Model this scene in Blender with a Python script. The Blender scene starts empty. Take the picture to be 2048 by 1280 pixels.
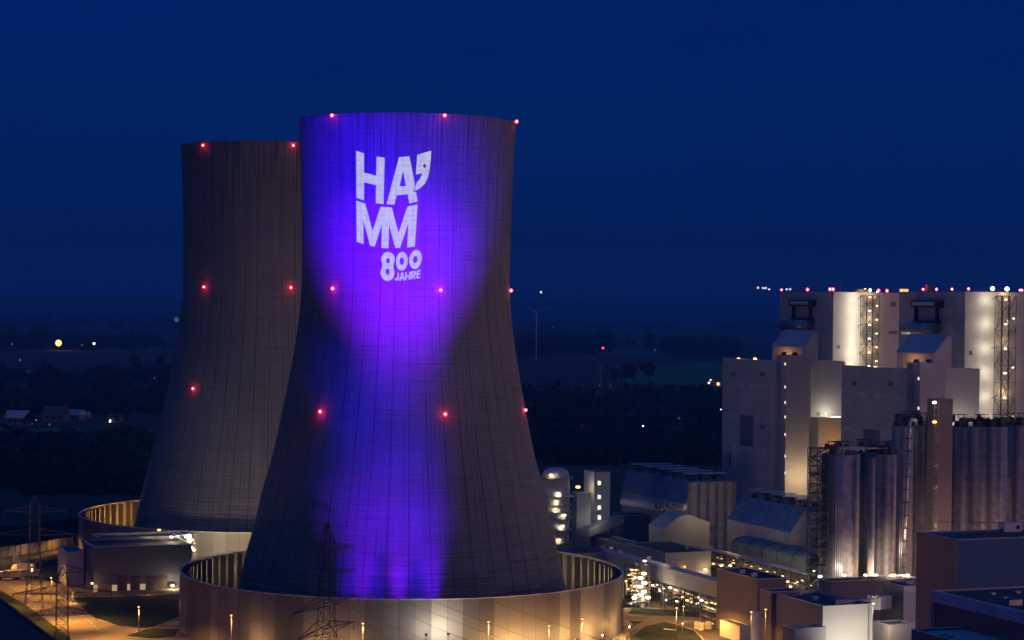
import bpy, bmesh, math, random
from mathutils import Vector, Matrix, geometry
random.seed(7)
R = math.radians
scene = bpy.context.scene
COL = scene.collection

# ------------------------------------------------------------------ camera
F = 4200.0                       # focal length in pixels of the 2048 px wide photograph
CAM = Vector((0, 0, 105.0))
PITCH = math.atan(33 / F); ROLL = R(0.65)
cam_d = bpy.data.cameras.new('camera'); cam = bpy.data.objects.new('camera', cam_d); COL.objects.link(cam)
cam_d.sensor_width = 36; cam_d.lens = 36 * F / 2048; cam_d.clip_start = 1; cam_d.clip_end = 90000
RM = Matrix.Rotation(R(90) - PITCH, 3, 'X') @ Matrix.Rotation(ROLL, 3, 'Z')
cam.matrix_world = Matrix.Translation(CAM) @ RM.to_4x4()
scene.camera = cam

# ------------------------------------------------------------------ world and sun
world = bpy.data.worlds.new('World'); scene.world = world; world.use_nodes = True
wn = world.node_tree.nodes; wl = world.node_tree.links
for n in list(wn): wn.remove(n)
wo = wn.new('ShaderNodeOutputWorld'); bg = wn.new('ShaderNodeBackground'); bg.inputs[1].default_value = 1.0
tc = wn.new('ShaderNodeTexCoord'); sx = wn.new('ShaderNodeSeparateXYZ'); cr = wn.new('ShaderNodeValToRGB')
wl.new(tc.outputs['Generated'], sx.inputs[0]); wl.new(sx.outputs['Z'], cr.inputs[0])
# added warm fill light low in the sky behind and left of the camera, and faint unevenness of the air
dg = wn.new('ShaderNodeVectorMath'); dg.operation = 'DOT_PRODUCT'; wl.new(tc.outputs['Generated'], dg.inputs[0]); dg.inputs[1].default_value = Vector((-0.75, -0.66, -0.10)).normalized()
mr = wn.new('ShaderNodeMapRange'); mr.interpolation_type = 'SMOOTHSTEP'; wl.new(dg.outputs['Value'], mr.inputs[0]); mr.inputs[1].default_value = 0.55; mr.inputs[2].default_value = 1.0
gl = wn.new('ShaderNodeMix'); gl.data_type = 'RGBA'; gl.blend_type = 'ADD'; wl.new(mr.outputs[0], gl.inputs['Factor']); gl.inputs[7].default_value = (0.055, 0.022, 0.026, 1)
sn = wn.new('ShaderNodeTexNoise'); sn.inputs['Scale'].default_value = 3.5; sn.inputs['Detail'].default_value = 5
sm = wn.new('ShaderNodeMapping'); sm.inputs['Scale'].default_value = (1, 1, 5); wl.new(tc.outputs['Generated'], sm.inputs[0]); wl.new(sm.outputs[0], sn.inputs['Vector'])
sr = wn.new('ShaderNodeMapRange'); wl.new(sn.outputs['Fac'], sr.inputs[0]); sr.inputs[1].default_value = .3; sr.inputs[2].default_value = .7; sr.inputs[3].default_value = .90; sr.inputs[4].default_value = 1.10
sk = wn.new('ShaderNodeMix'); sk.data_type = 'RGBA'; sk.blend_type = 'MULTIPLY'; sk.inputs['Factor'].default_value = 1; wl.new(cr.outputs[0], sk.inputs[6]); wl.new(sr.outputs[0], sk.inputs[7])
wl.new(sk.outputs[2], gl.inputs[6]); wl.new(gl.outputs[2], bg.inputs[0]); wl.new(bg.outputs[0], wo.inputs[0])
stops = [(0.0, (0.0002, 0.0075, 0.050)), (0.006, (0.0002, 0.0080, 0.054)), (0.025, (0.0002, 0.0120, 0.086)), (0.07, (0.0002, 0.0155, 0.120)),
         (0.15, (0.0002, 0.0150, 0.140)), (0.45, (0.0010, 0.022, 0.13)), (1.0, (0.0005, 0.062, 0.25))]
e = cr.color_ramp.elements
e[0].position = 0; e[0].color = stops[0][1] + (1,); e[1].position = 1; e[1].color = stops[-1][1] + (1,)
for p, c in stops[1:-1]:
    x = e.new(p); x.color = c + (1,)
sun_d = bpy.data.lights.new('glow', 'SUN'); sun = bpy.data.objects.new('town_glow', sun_d); COL.objects.link(sun)
SUN_DIR = Vector((0.86, -0.50, 0.13)).normalized()        # where the warm night glow comes from
sun.rotation_euler = SUN_DIR.to_track_quat('Z', 'Y').to_euler()
sun_d.energy = 0.50; sun_d.angle = R(25); sun_d.color = (1.0, 0.53, 0.47)
scene.view_settings.view_transform = 'Standard'; scene.view_settings.look = 'None'
scene.view_settings.exposure = 0; scene.view_settings.gamma = 1
scene.cycles.max_bounces = 4; scene.cycles.diffuse_bounces = 2; scene.cycles.glossy_bounces = 2
scene.cycles.sample_clamp_indirect = 3; scene.cycles.volume_bounces = 0

# ------------------------------------------------------------------ pixel <-> world
def ray(px, py):
    d = RM @ Vector(((px - 1024) / F, -(py - 640) / F, -1))
    return d / d.y
def W(px, py, D): return CAM + ray(px, py) * D
def G(px, py, z=0.0):
    d = ray(px, py); return CAM + d * ((z - CAM.z) / d.z)
def GD(py, px=1024): return G(px, py).y
def proj(p):
    c = RM.transposed() @ (Vector(p) - CAM)
    return 1024 + F * c.x / -c.z, 640 - F * c.y / -c.z
ANG = math.atan(1674 / F)
A = Vector((-math.sin(ANG), math.cos(ANG), 0))    # runs away from the camera, to the left
B = Vector((math.cos(ANG), math.sin(ANG), 0))     # runs to the right
Z = Vector((0, 0, 1))

# ------------------------------------------------------------------ materials
MATS = {}
def newmat(name):
    m = bpy.data.materials.new(name); m.use_nodes = True
    nt = m.node_tree; return m, nt.nodes, nt.links, nt.nodes['Principled BSDF']
def mat(name, col, rough=0.7, metal=0.0, var=0.25, scale=0.3, ribs=0.0, ribdir=None, streak=0.0, bump=0.0):
    if name in MATS: return MATS[name]
    m, N, L, p = newmat(name)
    p.inputs['Roughness'].default_value = rough; p.inputs['Metallic'].default_value = metal
    tc = N.new('ShaderNodeTexCoord'); no = N.new('ShaderNodeTexNoise'); no.inputs['Scale'].default_value = scale; no.inputs['Detail'].default_value = 6
    L.new(tc.outputs['Object'], no.inputs['Vector'])
    cr = N.new('ShaderNodeValToRGB'); L.new(no.outputs['Fac'], cr.inputs[0])
    cr.color_ramp.elements[0].position = 0.3; cr.color_ramp.elements[1].position = 0.7
    cr.color_ramp.elements[0].color = tuple(c * (1 - var) for c in col) + (1,)
    cr.color_ramp.elements[1].color = tuple(min(1, c * (1 + var)) for c in col) + (1,)
    out = cr.outputs[0]
    if streak:
        mp = N.new('ShaderNodeMapping'); mp.inputs['Scale'].default_value = (0.55, 0.55, 0.014); L.new(tc.outputs['Object'], mp.inputs[0])
        n2 = N.new('ShaderNodeTexNoise'); n2.inputs['Scale'].default_value = 0.8; n2.inputs['Detail'].default_value = 5; L.new(mp.outputs[0], n2.inputs['Vector'])
        c2 = N.new('ShaderNodeValToRGB'); L.new(n2.outputs['Fac'], c2.inputs[0])
        c2.color_ramp.elements[0].position = 0.38; c2.color_ramp.elements[1].position = 0.62
        c2.color_ramp.elements[0].color = (1 - streak,) * 3 + (1,); c2.color_ramp.elements[1].color = (1, 1, 1, 1)
        mx = N.new('ShaderNodeMix'); mx.data_type = 'RGBA'; mx.blend_type = 'MULTIPLY'; mx.inputs['Factor'].default_value = 1
        L.new(out, mx.inputs[6]); L.new(c2.outputs[0], mx.inputs[7]); out = mx.outputs[2]
    if ribs:
        # thin dark seams between cladding sheets, along the wall (u) and rare horizontal joints
        sp = N.new('ShaderNodeSeparateXYZ'); L.new(tc.outputs['Object'], sp.inputs[0])
        dt = N.new('ShaderNodeVectorMath'); dt.operation = 'DOT_PRODUCT'; L.new(tc.outputs['Object'], dt.inputs[0]); dt.inputs[1].default_value = (0.83, 0.56, 0)
        def seam(sock, per, wid):
            a = N.new('ShaderNodeMath'); a.operation = 'DIVIDE'; L.new(sock, a.inputs[0]); a.inputs[1].default_value = per
            b = N.new('ShaderNodeMath'); b.operation = 'FRACT'; L.new(a.outputs[0], b.inputs[0])
            c = N.new('ShaderNodeMath'); c.operation = 'LESS_THAN'; L.new(b.outputs[0], c.inputs[0]); c.inputs[1].default_value = wid
            return c.outputs[0]
        s1 = seam(dt.outputs['Value'], 1.1, 0.16); s2 = seam(sp.outputs['Z'], 6.0, 0.03)
        mxx = N.new('ShaderNodeMath'); mxx.operation = 'MAXIMUM'; L.new(s1, mxx.inputs[0]); L.new(s2, mxx.inputs[1])
        mu = N.new('ShaderNodeMath'); mu.operation = 'MULTIPLY'; L.new(mxx.outputs[0], mu.inputs[0]); mu.inputs[1].default_value = ribs
        sb = N.new('ShaderNodeMath'); sb.operation = 'SUBTRACT'; sb.inputs[0].default_value = 1; L.new(mu.outputs[0], sb.inputs[1])
        mx = N.new('ShaderNodeMix'); mx.data_type = 'RGBA'; mx.blend_type = 'MULTIPLY'; mx.inputs['Factor'].default_value = 1
        L.new(out, mx.inputs[6]); L.new(sb.outputs[0], mx.inputs[7]); out = mx.outputs[2]
    if bump:
        bp = N.new('ShaderNodeBump'); bp.inputs['Strength'].default_value = bump; L.new(no.outputs['Fac'], bp.inputs['Height']); L.new(bp.outputs[0], p.inputs['Normal'])
    L.new(out, p.inputs['Base Color'])
    if rough >= .9: p.inputs['Specular IOR Level'].default_value = .05
    MATS[name] = m; return m
def emit(name, col, strength):
    if name in MATS: return MATS[name]
    m, N, L, p = newmat(name)
    p.inputs['Base Color'].default_value = (0.02, 0.02, 0.02, 1)
    p.inputs['Emission Color'].default_value = tuple(col) + (1,); p.inputs['Emission Strength'].default_value = strength
    MATS[name] = m; return m

clad = mat('cladding', (0.50, 0.475, 0.46), 0.62, 0.0, 0.13, 0.10, ribs=0.08)
clad_w = mat('cladding_white', (0.62, 0.61, 0.58), 0.55, 0.0, 0.05, 0.08, ribs=0.06)
clad_b = mat('cladding_blue', (0.16, 0.17, 0.22), 0.6, 0.0, 0.1, 0.08, ribs=0.07)
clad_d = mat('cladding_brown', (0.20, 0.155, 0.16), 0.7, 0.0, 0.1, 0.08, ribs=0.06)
roofm = mat('roofing', (0.06, 0.065, 0.075), 0.85, 0.0, 0.4, 0.15)
roofblue = mat('roof_sheet', (0.48, 0.50, 0.54), 0.5, 0.0, 0.08, 0.1, ribs=0.08)
trim = mat('trim', (0.55, 0.53, 0.52), 0.5)
steel = mat('dark_steel', (0.06, 0.06, 0.065), 0.6, 0.3)
galv = mat('galvanised', (0.34, 0.34, 0.34), 0.4, 0.6)
pipem = mat('pipe_metal', (0.5, 0.5, 0.52), 0.3, 0.8)
silo_c = mat('silo_concrete', (0.45, 0.38, 0.385), 1.0, 0.0, 0.2, 0.5, streak=0.58)
conc = mat('concrete', (0.25, 0.24, 0.23), 0.9, 0.0, 0.25, 0.2)
black = mat('black_gap', (0.008, 0.009, 0.012), 0.9)
asph = mat('asphalt', (0.060, 0.055, 0.05), 0.85, 0, 0.35, 0.12)
yardm = mat('yard_concrete', (0.17, 0.14, 0.10), 0.9, 0, 0.45, 0.06)
grassm = mat('grass', (0.022, 0.030, 0.018), 0.95, 0, 0.5, 0.25)
leafm = mat('leaves', (0.014, 0.03, 0.016), 0.95, 0, 0.6, 0.2)
barkm = mat('bark', (0.05, 0.04, 0.03), 0.95)
E_RED = emit('red_lamp', (1, 0.02, 0.03), 14)
E_REDC = emit('red_lamp_core', (1, 0.45, 0.45), 20)
E_SOD = emit('sodium_lamp', (1, 0.50, 0.13), 3.6)
E_WRM = emit('warm_lamp', (1, 0.66, 0.28), 4.5)
E_WHT = emit('white_lamp', (1, 0.90, 0.62), 5)
E_WIN = emit('lit_window', (1, 0.86, 0.60), 1.3)
E_DOOR = emit('lit_door', (1, 0.80, 0.45), 1.1)
E_DIM = emit('dim_window', (0.75, 0.8, 1.0), 0.16)

# ------------------------------------------------------------------ mesh building
class MB:
    def __init__(s): s.v = []; s.f = []; s.mi = []; s.sm = []; s.mats = []
    def _m(s, m):
        if m is None: return 0
        if m not in s.mats: s.mats.append(m)
        return s.mats.index(m)
    def add(s, verts, faces, m=None, smooth=False):
        o = len(s.v); s.v += [tuple(v) for v in verts]; k = s._m(m)
        for f in faces: s.f.append([i + o for i in f]); s.mi.append(k); s.sm.append(smooth)
        return s
    def hexa(s, p, m=None):       # 4 bottom then 4 top, counter-clockwise from above
        return s.add(p, [(3, 2, 1, 0), (4, 5, 6, 7), (0, 1, 5, 4), (1, 2, 6, 5), (2, 3, 7, 6), (3, 0, 4, 7)], m)
    def box(s, O, u, v, lu, lv, z0, z1, m=None):
        O = Vector((O[0], O[1], 0)); u = Vector(u); v = Vector(v)
        q = [O, O + u * lu, O + u * lu + v * lv, O + v * lv]
        if u.cross(v).z * lu * lv < 0: q = [q[0], q[3], q[2], q[1]]
        return s.hexa([a + Z * z0 for a in q] + [a + Z * z1 for a in q], m)
    def cbox(s, c, sx, sy, sz, m=None, u=B, v=A):
        c = Vector(c); O = c - u * sx / 2 - v * sy / 2
        return s.box(O, u, v, sx, sy, c.z - sz / 2, c.z + sz / 2, m)
    def prism(s, pts, ext, m=None):
        n = len(pts); e = Vector(ext); P = [Vector(p) for p in pts]; Q = [p + e for p in P]
        return s.add(P + Q, [tuple(range(n)), tuple(range(2 * n - 1, n - 1, -1))] + [(i, i + n, (i + 1) % n + n, (i + 1) % n) for i in range(n)], m)
    def bar(s, p, q, w, m=None, n=4, smooth=False, w2=None):
        p = Vector(p); q = Vector(q); d = (q - p)
        if d.length < 1e-6: return s
        d.normalize(); up = Z if abs(d.z) < 0.9 else Vector((1, 0, 0))
        x = d.cross(up).normalized(); y = x.cross(d); w2 = w if w2 is None else w2
        vs = []
        for c, r in ((p, w), (q, w2)):
            for i in range(n):
                a = 2 * math.pi * (i + .5) / n; vs.append(c + (x * math.cos(a) + y * math.sin(a)) * r)
        fs = [(i, (i + 1) % n, (i + 1) % n + n, i + n) for i in range(n)] + [tuple(range(n - 1, -1, -1)), tuple(range(n, 2 * n))]
        return s.add(vs, fs, m, smooth)
    def path(s, pts, w, m=None, n=8):
        for a, b in zip(pts, pts[1:]): s.bar(a, b, w, m, n, True)
        return s
    def lathe(s, c, prof, n=48, m=None, smooth=True, a0=0, a1=2 * math.pi, caps=False):
        c = Vector(c); full = abs(a1 - a0 - 2 * math.pi) < 1e-6; k = n if full else n + 1
        vs = [c + Vector((r * math.cos(a0 + (a1 - a0) * i / n), r * math.sin(a0 + (a1 - a0) * i / n), z)) for r, z in prof for i in range(k)]
        fs = []
        for j in range(len(prof) - 1):
            for i in range(n):
                i2 = (i + 1) % k; fs.append((j * k + i, j * k + i2, (j + 1) * k + i2, (j + 1) * k + i))
        if caps: fs.append(tuple(range(k - 1, -1, -1))); fs.append(tuple((len(prof) - 1) * k + i for i in range(k)))
        return s.add(vs, fs, m, smooth)
    def ball(s, c, r, m=None, n=8, sz=1.0):
        prof = [(max(1e-3, r * math.sin(math.pi * j / n)), -r * sz * math.cos(math.pi * j / n)) for j in range(n + 1)]
        return s.lathe(c, prof, n + 2, m)
    def build(s, name, m=None, parent=None, loc=None):
        me = bpy.data.meshes.new(name); off = Vector(loc) if loc is not None else (parent.location.copy() if parent is not None and parent.parent is None else None)
        if off is None and parent is not None: off = parent.location + parent.parent.location
        if off is None:
            n = len(s.v); off = Vector((sum(v[0] for v in s.v) / n, sum(v[1] for v in s.v) / n, min(v[2] for v in s.v)))
        me.from_pydata([tuple(Vector(v) - off) for v in s.v], [], s.f)
        ms = s.mats if s.mats else [m]
        for x in ms: me.materials.append(x)
        me.polygons.foreach_set('material_index', s.mi); me.polygons.foreach_set('use_smooth', s.sm); me.update()
        o = bpy.data.objects.new(name, me); COL.objects.link(o)
        if parent is None: o.location = off
        else: o.parent = parent
        return o
def tag(o, label, cat, group=None):
    o['label'] = label; o['category'] = cat
    if group: o['group'] = group
    return o
def struct(o, kind='structure'): o['kind'] = kind; return o
def thing(name, label, cat, loc, group=None):
    o = bpy.data.objects.new(name, None); COL.objects.link(o); o.location = loc; return tag(o, label, cat, group)

SOD = (1.0, 0.45, 0.085); WRM = (1.0, 0.68, 0.34); WHT = (1.0, 0.90, 0.66); REDC = (1.0, 0.02, 0.03)
def light(p, power, col, rad=0.4, kind='POINT', aim=None, cone=None, blend=1.0, parent=None, scale=None, roll=0):
    d = bpy.data.lights.new('light', kind); o = bpy.data.objects.new('light', d); COL.objects.link(o)
    d.energy = power; d.color = col; d.shadow_soft_size = rad
    o.location = p
    if kind == 'SPOT':
        d.spot_size = R(cone); d.spot_blend = blend
        o.rotation_euler = (Vector(p) - Vector(aim)).to_track_quat('Z', 'Y').to_euler()
        if scale: o.scale = scale
    return o
def to_cam(p): return (CAM - Vector(p)).normalized()
def lamp(parent, p, e, power=0, col=WRM, r=0.35, name='lamp', off=None, flat=0.6):
    """a glowing lantern on a small bracket; the lamp's own light sits just outside the lantern"""
    r *= 1.35; p = Vector(p); mb = MB(); mb.ball(p, r, e, 6, flat); mb.cbox(p + Z * (r * flat + 0.06), r * 1.9, r * 1.9, 0.1, steel)
    o = mb.build(name, None, parent)
    if power: light(p + (off if off is not None else Vector((0, -r - 0.5, -0.2))), power, col, 0.25)
    return o

# ------------------------------------------------------------------ aligned buildings
def hit(px, py, P0, n):
    d = ray(px, py); return CAM + d * ((Vector(P0) - CAM).dot(n) / d.dot(n))
def solve(P, d, x):              # t with proj(P + t d).x == x
    k = (x - 1024) / F; RT = RM.transposed(); c0 = RT @ (P - CAM); c1 = RT @ d
    return (-k * c0.z - c0.x) / (c1.x + k * c1.z)
class Frame: pass
def frame(px, py, D, xl, xr, zb=0.0, S=None, T=None):
    f = Frame(); P = W(px, py, D); f.P = P; f.zt = P.z; f.zb = zb; f.O = Vector((P.x, P.y, 0))
    f.T = T if T is not None else solve(P, A, xl); f.S = S if S is not None else solve(P, B, xr)
    return f
def building(name, label, f, wall, roof=roofm, para=0.5, cat='building', group=None, parent=None, walln='wall', zcut=0.0):
    t = thing(name, label, cat, f.O, group) if parent is None else parent
    mb = MB(); O, S, T = f.O, f.S, f.T
    # hollow wall ring (0.4 m thick) with roof slab let in below the parapet
    w = 0.4; zt = f.zt
    o = [O, O + B * S, O + B * S + A * T, O + A * T]
    i = [O + B * w + A * w, O + B * (S - w) + A * w, O + B * (S - w) + A * (T - w), O + B * w + A * (T - w)]
    vs = [p + Z * f.zb for p in o] + [p + Z * zt for p in o] + [p + Z * zt for p in i] + [p + Z * (zt - para - 0.3) for p in i]
    fs = []
    for k in range(4):
        j = (k + 1) % 4
        fs += [(k, j, 4 + j, 4 + k), (4 + k, 4 + j, 8 + j, 8 + k), (8 + k, 8 + j, 12 + j, 12 + k)]
    fs.append((3, 2, 1, 0)); mb.add(vs, fs)
    mb.build(walln, wall, t)
    rb = MB(); rb.hexa([p + Z * (zt - para - 0.28) for p in i] + [p + Z * (zt - para) for p in i]); rb.build('roof', roof, t)
    cb = MB()
    for k in range(4):
        j = (k + 1) % 4
        d = (o[j] - o[k]).normalized(); nrm = Vector((d.y, -d.x, 0))
        a = o[k] + nrm * 0.06; b_ = o[j] + nrm * 0.06
        cb.hexa([a + Z * (zt - 0.14), b_ + Z * (zt - 0.14), b_ - nrm * 0.5 + Z * (zt - 0.14), a - nrm * 0.5 + Z * (zt - 0.14),
                 a + Z * (zt + 0.03 + 0.004 * k), b_ + Z * (zt + 0.03 + 0.004 * k), b_ - nrm * 0.5 + Z * (zt + 0.03 + 0.004 * k), a - nrm * 0.5 + Z * (zt + 0.03 + 0.004 * k)])
    cb.build('parapet_cap', trim, t)
    t2 = t; f.t = t; return t
def face_pt(f, face, px, py):
    return hit(px, py, f.P, B if face == 'A' else A)
def facebox(f, face, x0, y0, x1, y1, name, m, proud=0.06, parent=None, deep=0.0):
    """a panel on the left (A) or front (B) face, given by two picture corners"""
    p = face_pt(f, face, x0, y0); q = face_pt(f, face, x1, y1)
    d = A if face == 'A' else B; n = -B if face == 'A' else -A
    z0, z1 = sorted((p.z, q.z)); ln = (q - p).dot(d)
    O = Vector((p.x, p.y, 0)) + n * proud
    mb = MB(); mb.box(O, d, -n, ln, proud + deep if deep else proud + 0.02, z0, z1)
    return mb.build(name, m, parent or f.t)
def facelamp(f, face, px, py, e, power, col, r=0.35, out=0.6):
    n = -B if face == 'A' else -A; p = face_pt(f, face, px, py) + n * out
    o = MB(); o.ball(p, r, e, 6, 0.6); o.bar(p - n * out, p, 0.06, steel); o.build('wall_lamp', None, f.t)
    if power: light(p + n * (r + 0.35) - Z * 0.1, power, col, 0.25)
def handrail(mb, pts, h=1.1, step=2.5, w=0.05, z=0.0):
    for a, b in zip(pts, pts[1:]):
        a = Vector(a); b = Vector(b); n = max(1, int((b - a).length / step))
        for k in range(n + 1):
            p = a + (b - a) * k / n; mb.bar(p, p + Z * h, w)
        mb.bar(a + Z * h, b + Z * h, w); mb.bar(a + Z * h * .5, b + Z * h * .5, w)
def lattice(mb, O, u, v, w, d, z0, z1, n, r=0.12, m=None):
    """braced steel frame of n bays"""
    c = [O, O + u * w, O + u * w + v * d, O + v * d]
    for p in c: mb.bar(p + Z * z0, p + Z * z1, r, m)
    for k in range(n + 1):
        z = z0 + (z1 - z0) * k / n
        for i in range(4):
            a, b = c[i], c[(i + 1) % 4]; mb.bar(a + Z * z, b + Z * z, r * .8, m)
            if k < n:
                zn = z0 + (z1 - z0) * (k + 1) / n
                if (k + i) % 2: mb.bar(a + Z * z, b + Z * zn, r * .6, m)
                else: mb.bar(b + Z * z, a + Z * zn, r * .6, m)

# ================================================================== SETTING
def noise_fields():
    m, N, L, p = newmat('fields'); p.inputs['Roughness'].default_value = 1.0
    tc = N.new('ShaderNodeTexCoord'); mp = N.new('ShaderNodeMapping'); mp.inputs['Scale'].default_value = (1 / 420, 1 / 900, 1); L.new(tc.outputs['Object'], mp.inputs[0])
    vo = N.new('ShaderNodeTexVoronoi'); vo.inputs['Scale'].default_value = 1.0; L.new(mp.outputs[0], vo.inputs['Vector'])
    cr = N.new('ShaderNodeValToRGB'); L.new(vo.outputs['Color'], cr.inputs[0])
    els = cr.color_ramp.elements; els[0].position = 0.0; els[0].color = (0.012, 0.018, 0.016, 1); els[1].position = 1.0; els[1].color = (0.045, 0.085, 0.035, 1)
    for q, c in ((0.35, (0.02, 0.03, 0.022, 1)), (0.55, (0.03, 0.06, 0.03, 1)), (0.75, (0.02, 0.028, 0.02, 1))): x = els.new(q); x.color = c
    no = N.new('ShaderNodeTexNoise'); no.inputs['Scale'].default_value = 0.012; no.inputs['Detail'].default_value = 8; L.new(tc.outputs['Object'], no.inputs['Vector'])
    c2 = N.new('ShaderNodeValToRGB'); c2.color_ramp.elements[0].position = .4; c2.color_ramp.elements[1].position = .6; c2.color_ramp.elements[0].color = (.45, .45, .5, 1); L.new(no.outputs['Fac'], c2.inputs[0])
    mx = N.new('ShaderNodeMix'); mx.data_type = 'RGBA'; mx.blend_type = 'MULTIPLY'; mx.inputs['Factor'].default_value = 1
    L.new(cr.outputs[0], mx.inputs[6]); L.new(c2.outputs[0], mx.inputs[7]); L.new(mx.outputs[2], p.inputs['Base Color']); return m
fieldm = noise_fields()
g = MB(); g.add([(-30000, -300, 0), (30000, -300, 0), (30000, 60000, 0), (-30000, 60000, 0)], [(0, 1, 2, 3)])
struct(g.build('ground', fieldm, loc=(0, 0, 0)))
def sheet(name, pix, m, lift, kind='structure'):
    """a ground sheet whose outline is known in the photograph"""
    pts = [G(*p, z=lift) for p in pix]; mb = MB(); tri = geometry.tessellate_polygon([pts])
    mb.add(pts, [t if (pts[t[1]] - pts[t[0]]).cross(pts[t[2]] - pts[t[0]]).z > 0 else t[::-1] for t in tri])
    return struct(mb.build(name, m), kind)
# plant yard: one concrete sheet under everything
g = MB(); g.add([(-210, 380, .004), (560, 380, .004), (560, 1010, .004), (-190, 905, .004)], [(0, 1, 2, 3)])
struct(g.build('yard', yardm, loc=(0, 0, 0)))

# hills on the horizon
def hill(pts, D, depth, seed):
    rnd = random.Random(seed); mb = MB(); vs = []; n = len(pts)
    for (px, py) in pts: vs.append(W(px, py, D))
    front = [Vector((v.x, D - depth, 0)) for v in vs]; back = [Vector((v.x, D + depth, 0)) for v in vs]
    allv = front + vs + back
    fs = [(i, i + 1, n + i + 1, n + i) for i in range(n - 1)] + [(n + i, n + i + 1, 2 * n + i + 1, 2 * n + i) for i in range(n - 1)]
    mb.add(allv, fs, None, True); return struct(mb.build('hills', fieldm))
hp = [(-400 + 120 * i, 604 + (-400 + 120 * i - 1024) * 0.0113 + 1.5 * math.sin(i * 1.3) + 2 * math.sin(i * 2.9)) for i in range(26)]
hill(hp, 16000, 3000, 1)
hp = [(-400 + 90 * i, 612 + (-400 + 90 * i - 1024) * 0.0113 + 3 * math.sin(i * 0.9 + 1) + 3 * math.sin(i * 2.3)) for i in range(34)]

# ================================================================== COOLING TOWERS
PROF = [(57, 9), (53.4, 12.5), (51.2, 22), (48.3, 33), (45.6, 44.6), (42.5, 56), (39.6, 70), (37.1, 83), (35.2, 95), (34.2, 104), (33.8, 113), (34.0, 129.5), (34.6, 150), (35.1, 160.5), (35.3, 162.9)]
def spline(prof, n):
    pts = [Vector((r, z, 0)) for r, z in prof]; out = []
    for i in range(len(pts) - 1):
        p0 = pts[max(0, i - 1)]; p1 = pts[i]; p2 = pts[i + 1]; p3 = pts[min(len(pts) - 1, i + 2)]
        for k in range(n):
            t = k / n
            out.append(0.5 * ((2 * p1) + (-p0 + p2) * t + (2 * p0 - 5 * p1 + 4 * p2 - p3) * t * t + (-p0 + 3 * p1 - 3 * p2 + p3) * t ** 3))
    out.append(pts[-1]); return [(p.x, p.y) for p in out]
SP = spline(PROF, 5)
def rad_at(z, s=1.0):
    if s != 1.0: return s * rad_at(105 + (z - 105) / s)
    return _rad(z)
def _rad(z):
    for (r0, z0), (r1, z1) in zip(SP, SP[1:]):
        if z0 <= z <= z1: return r0 + (r1 - r0) * (z - z0) / max(1e-6, z1 - z0)
    return SP[-1][0] if z > 120 else SP[0][0]
def on_tower(C, px, py, off=0.0, s=1.0):
    """nearest point of the shell seen at a picture position; steps back until the ray meets the shell"""
    d = ray(px, py); lo = C.y - 84
    for k in range(2000):
        D = lo + k * 0.05; p = CAM + d * D
        if math.hypot(p.x - C.x, p.y - C.y) <= rad_at(p.z, s) + off: return p
    # beyond the silhouette: take the tangent point
    best = min(((abs(math.hypot((CAM + d * (lo + k * .5)).x - C.x, (CAM + d * (lo + k * .5)).y - C.y) - rad_at((CAM + d * (lo + k * .5)).z, s)), k) for k in range(240)))
    return CAM + d * (lo + best[1] * .5)

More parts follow.
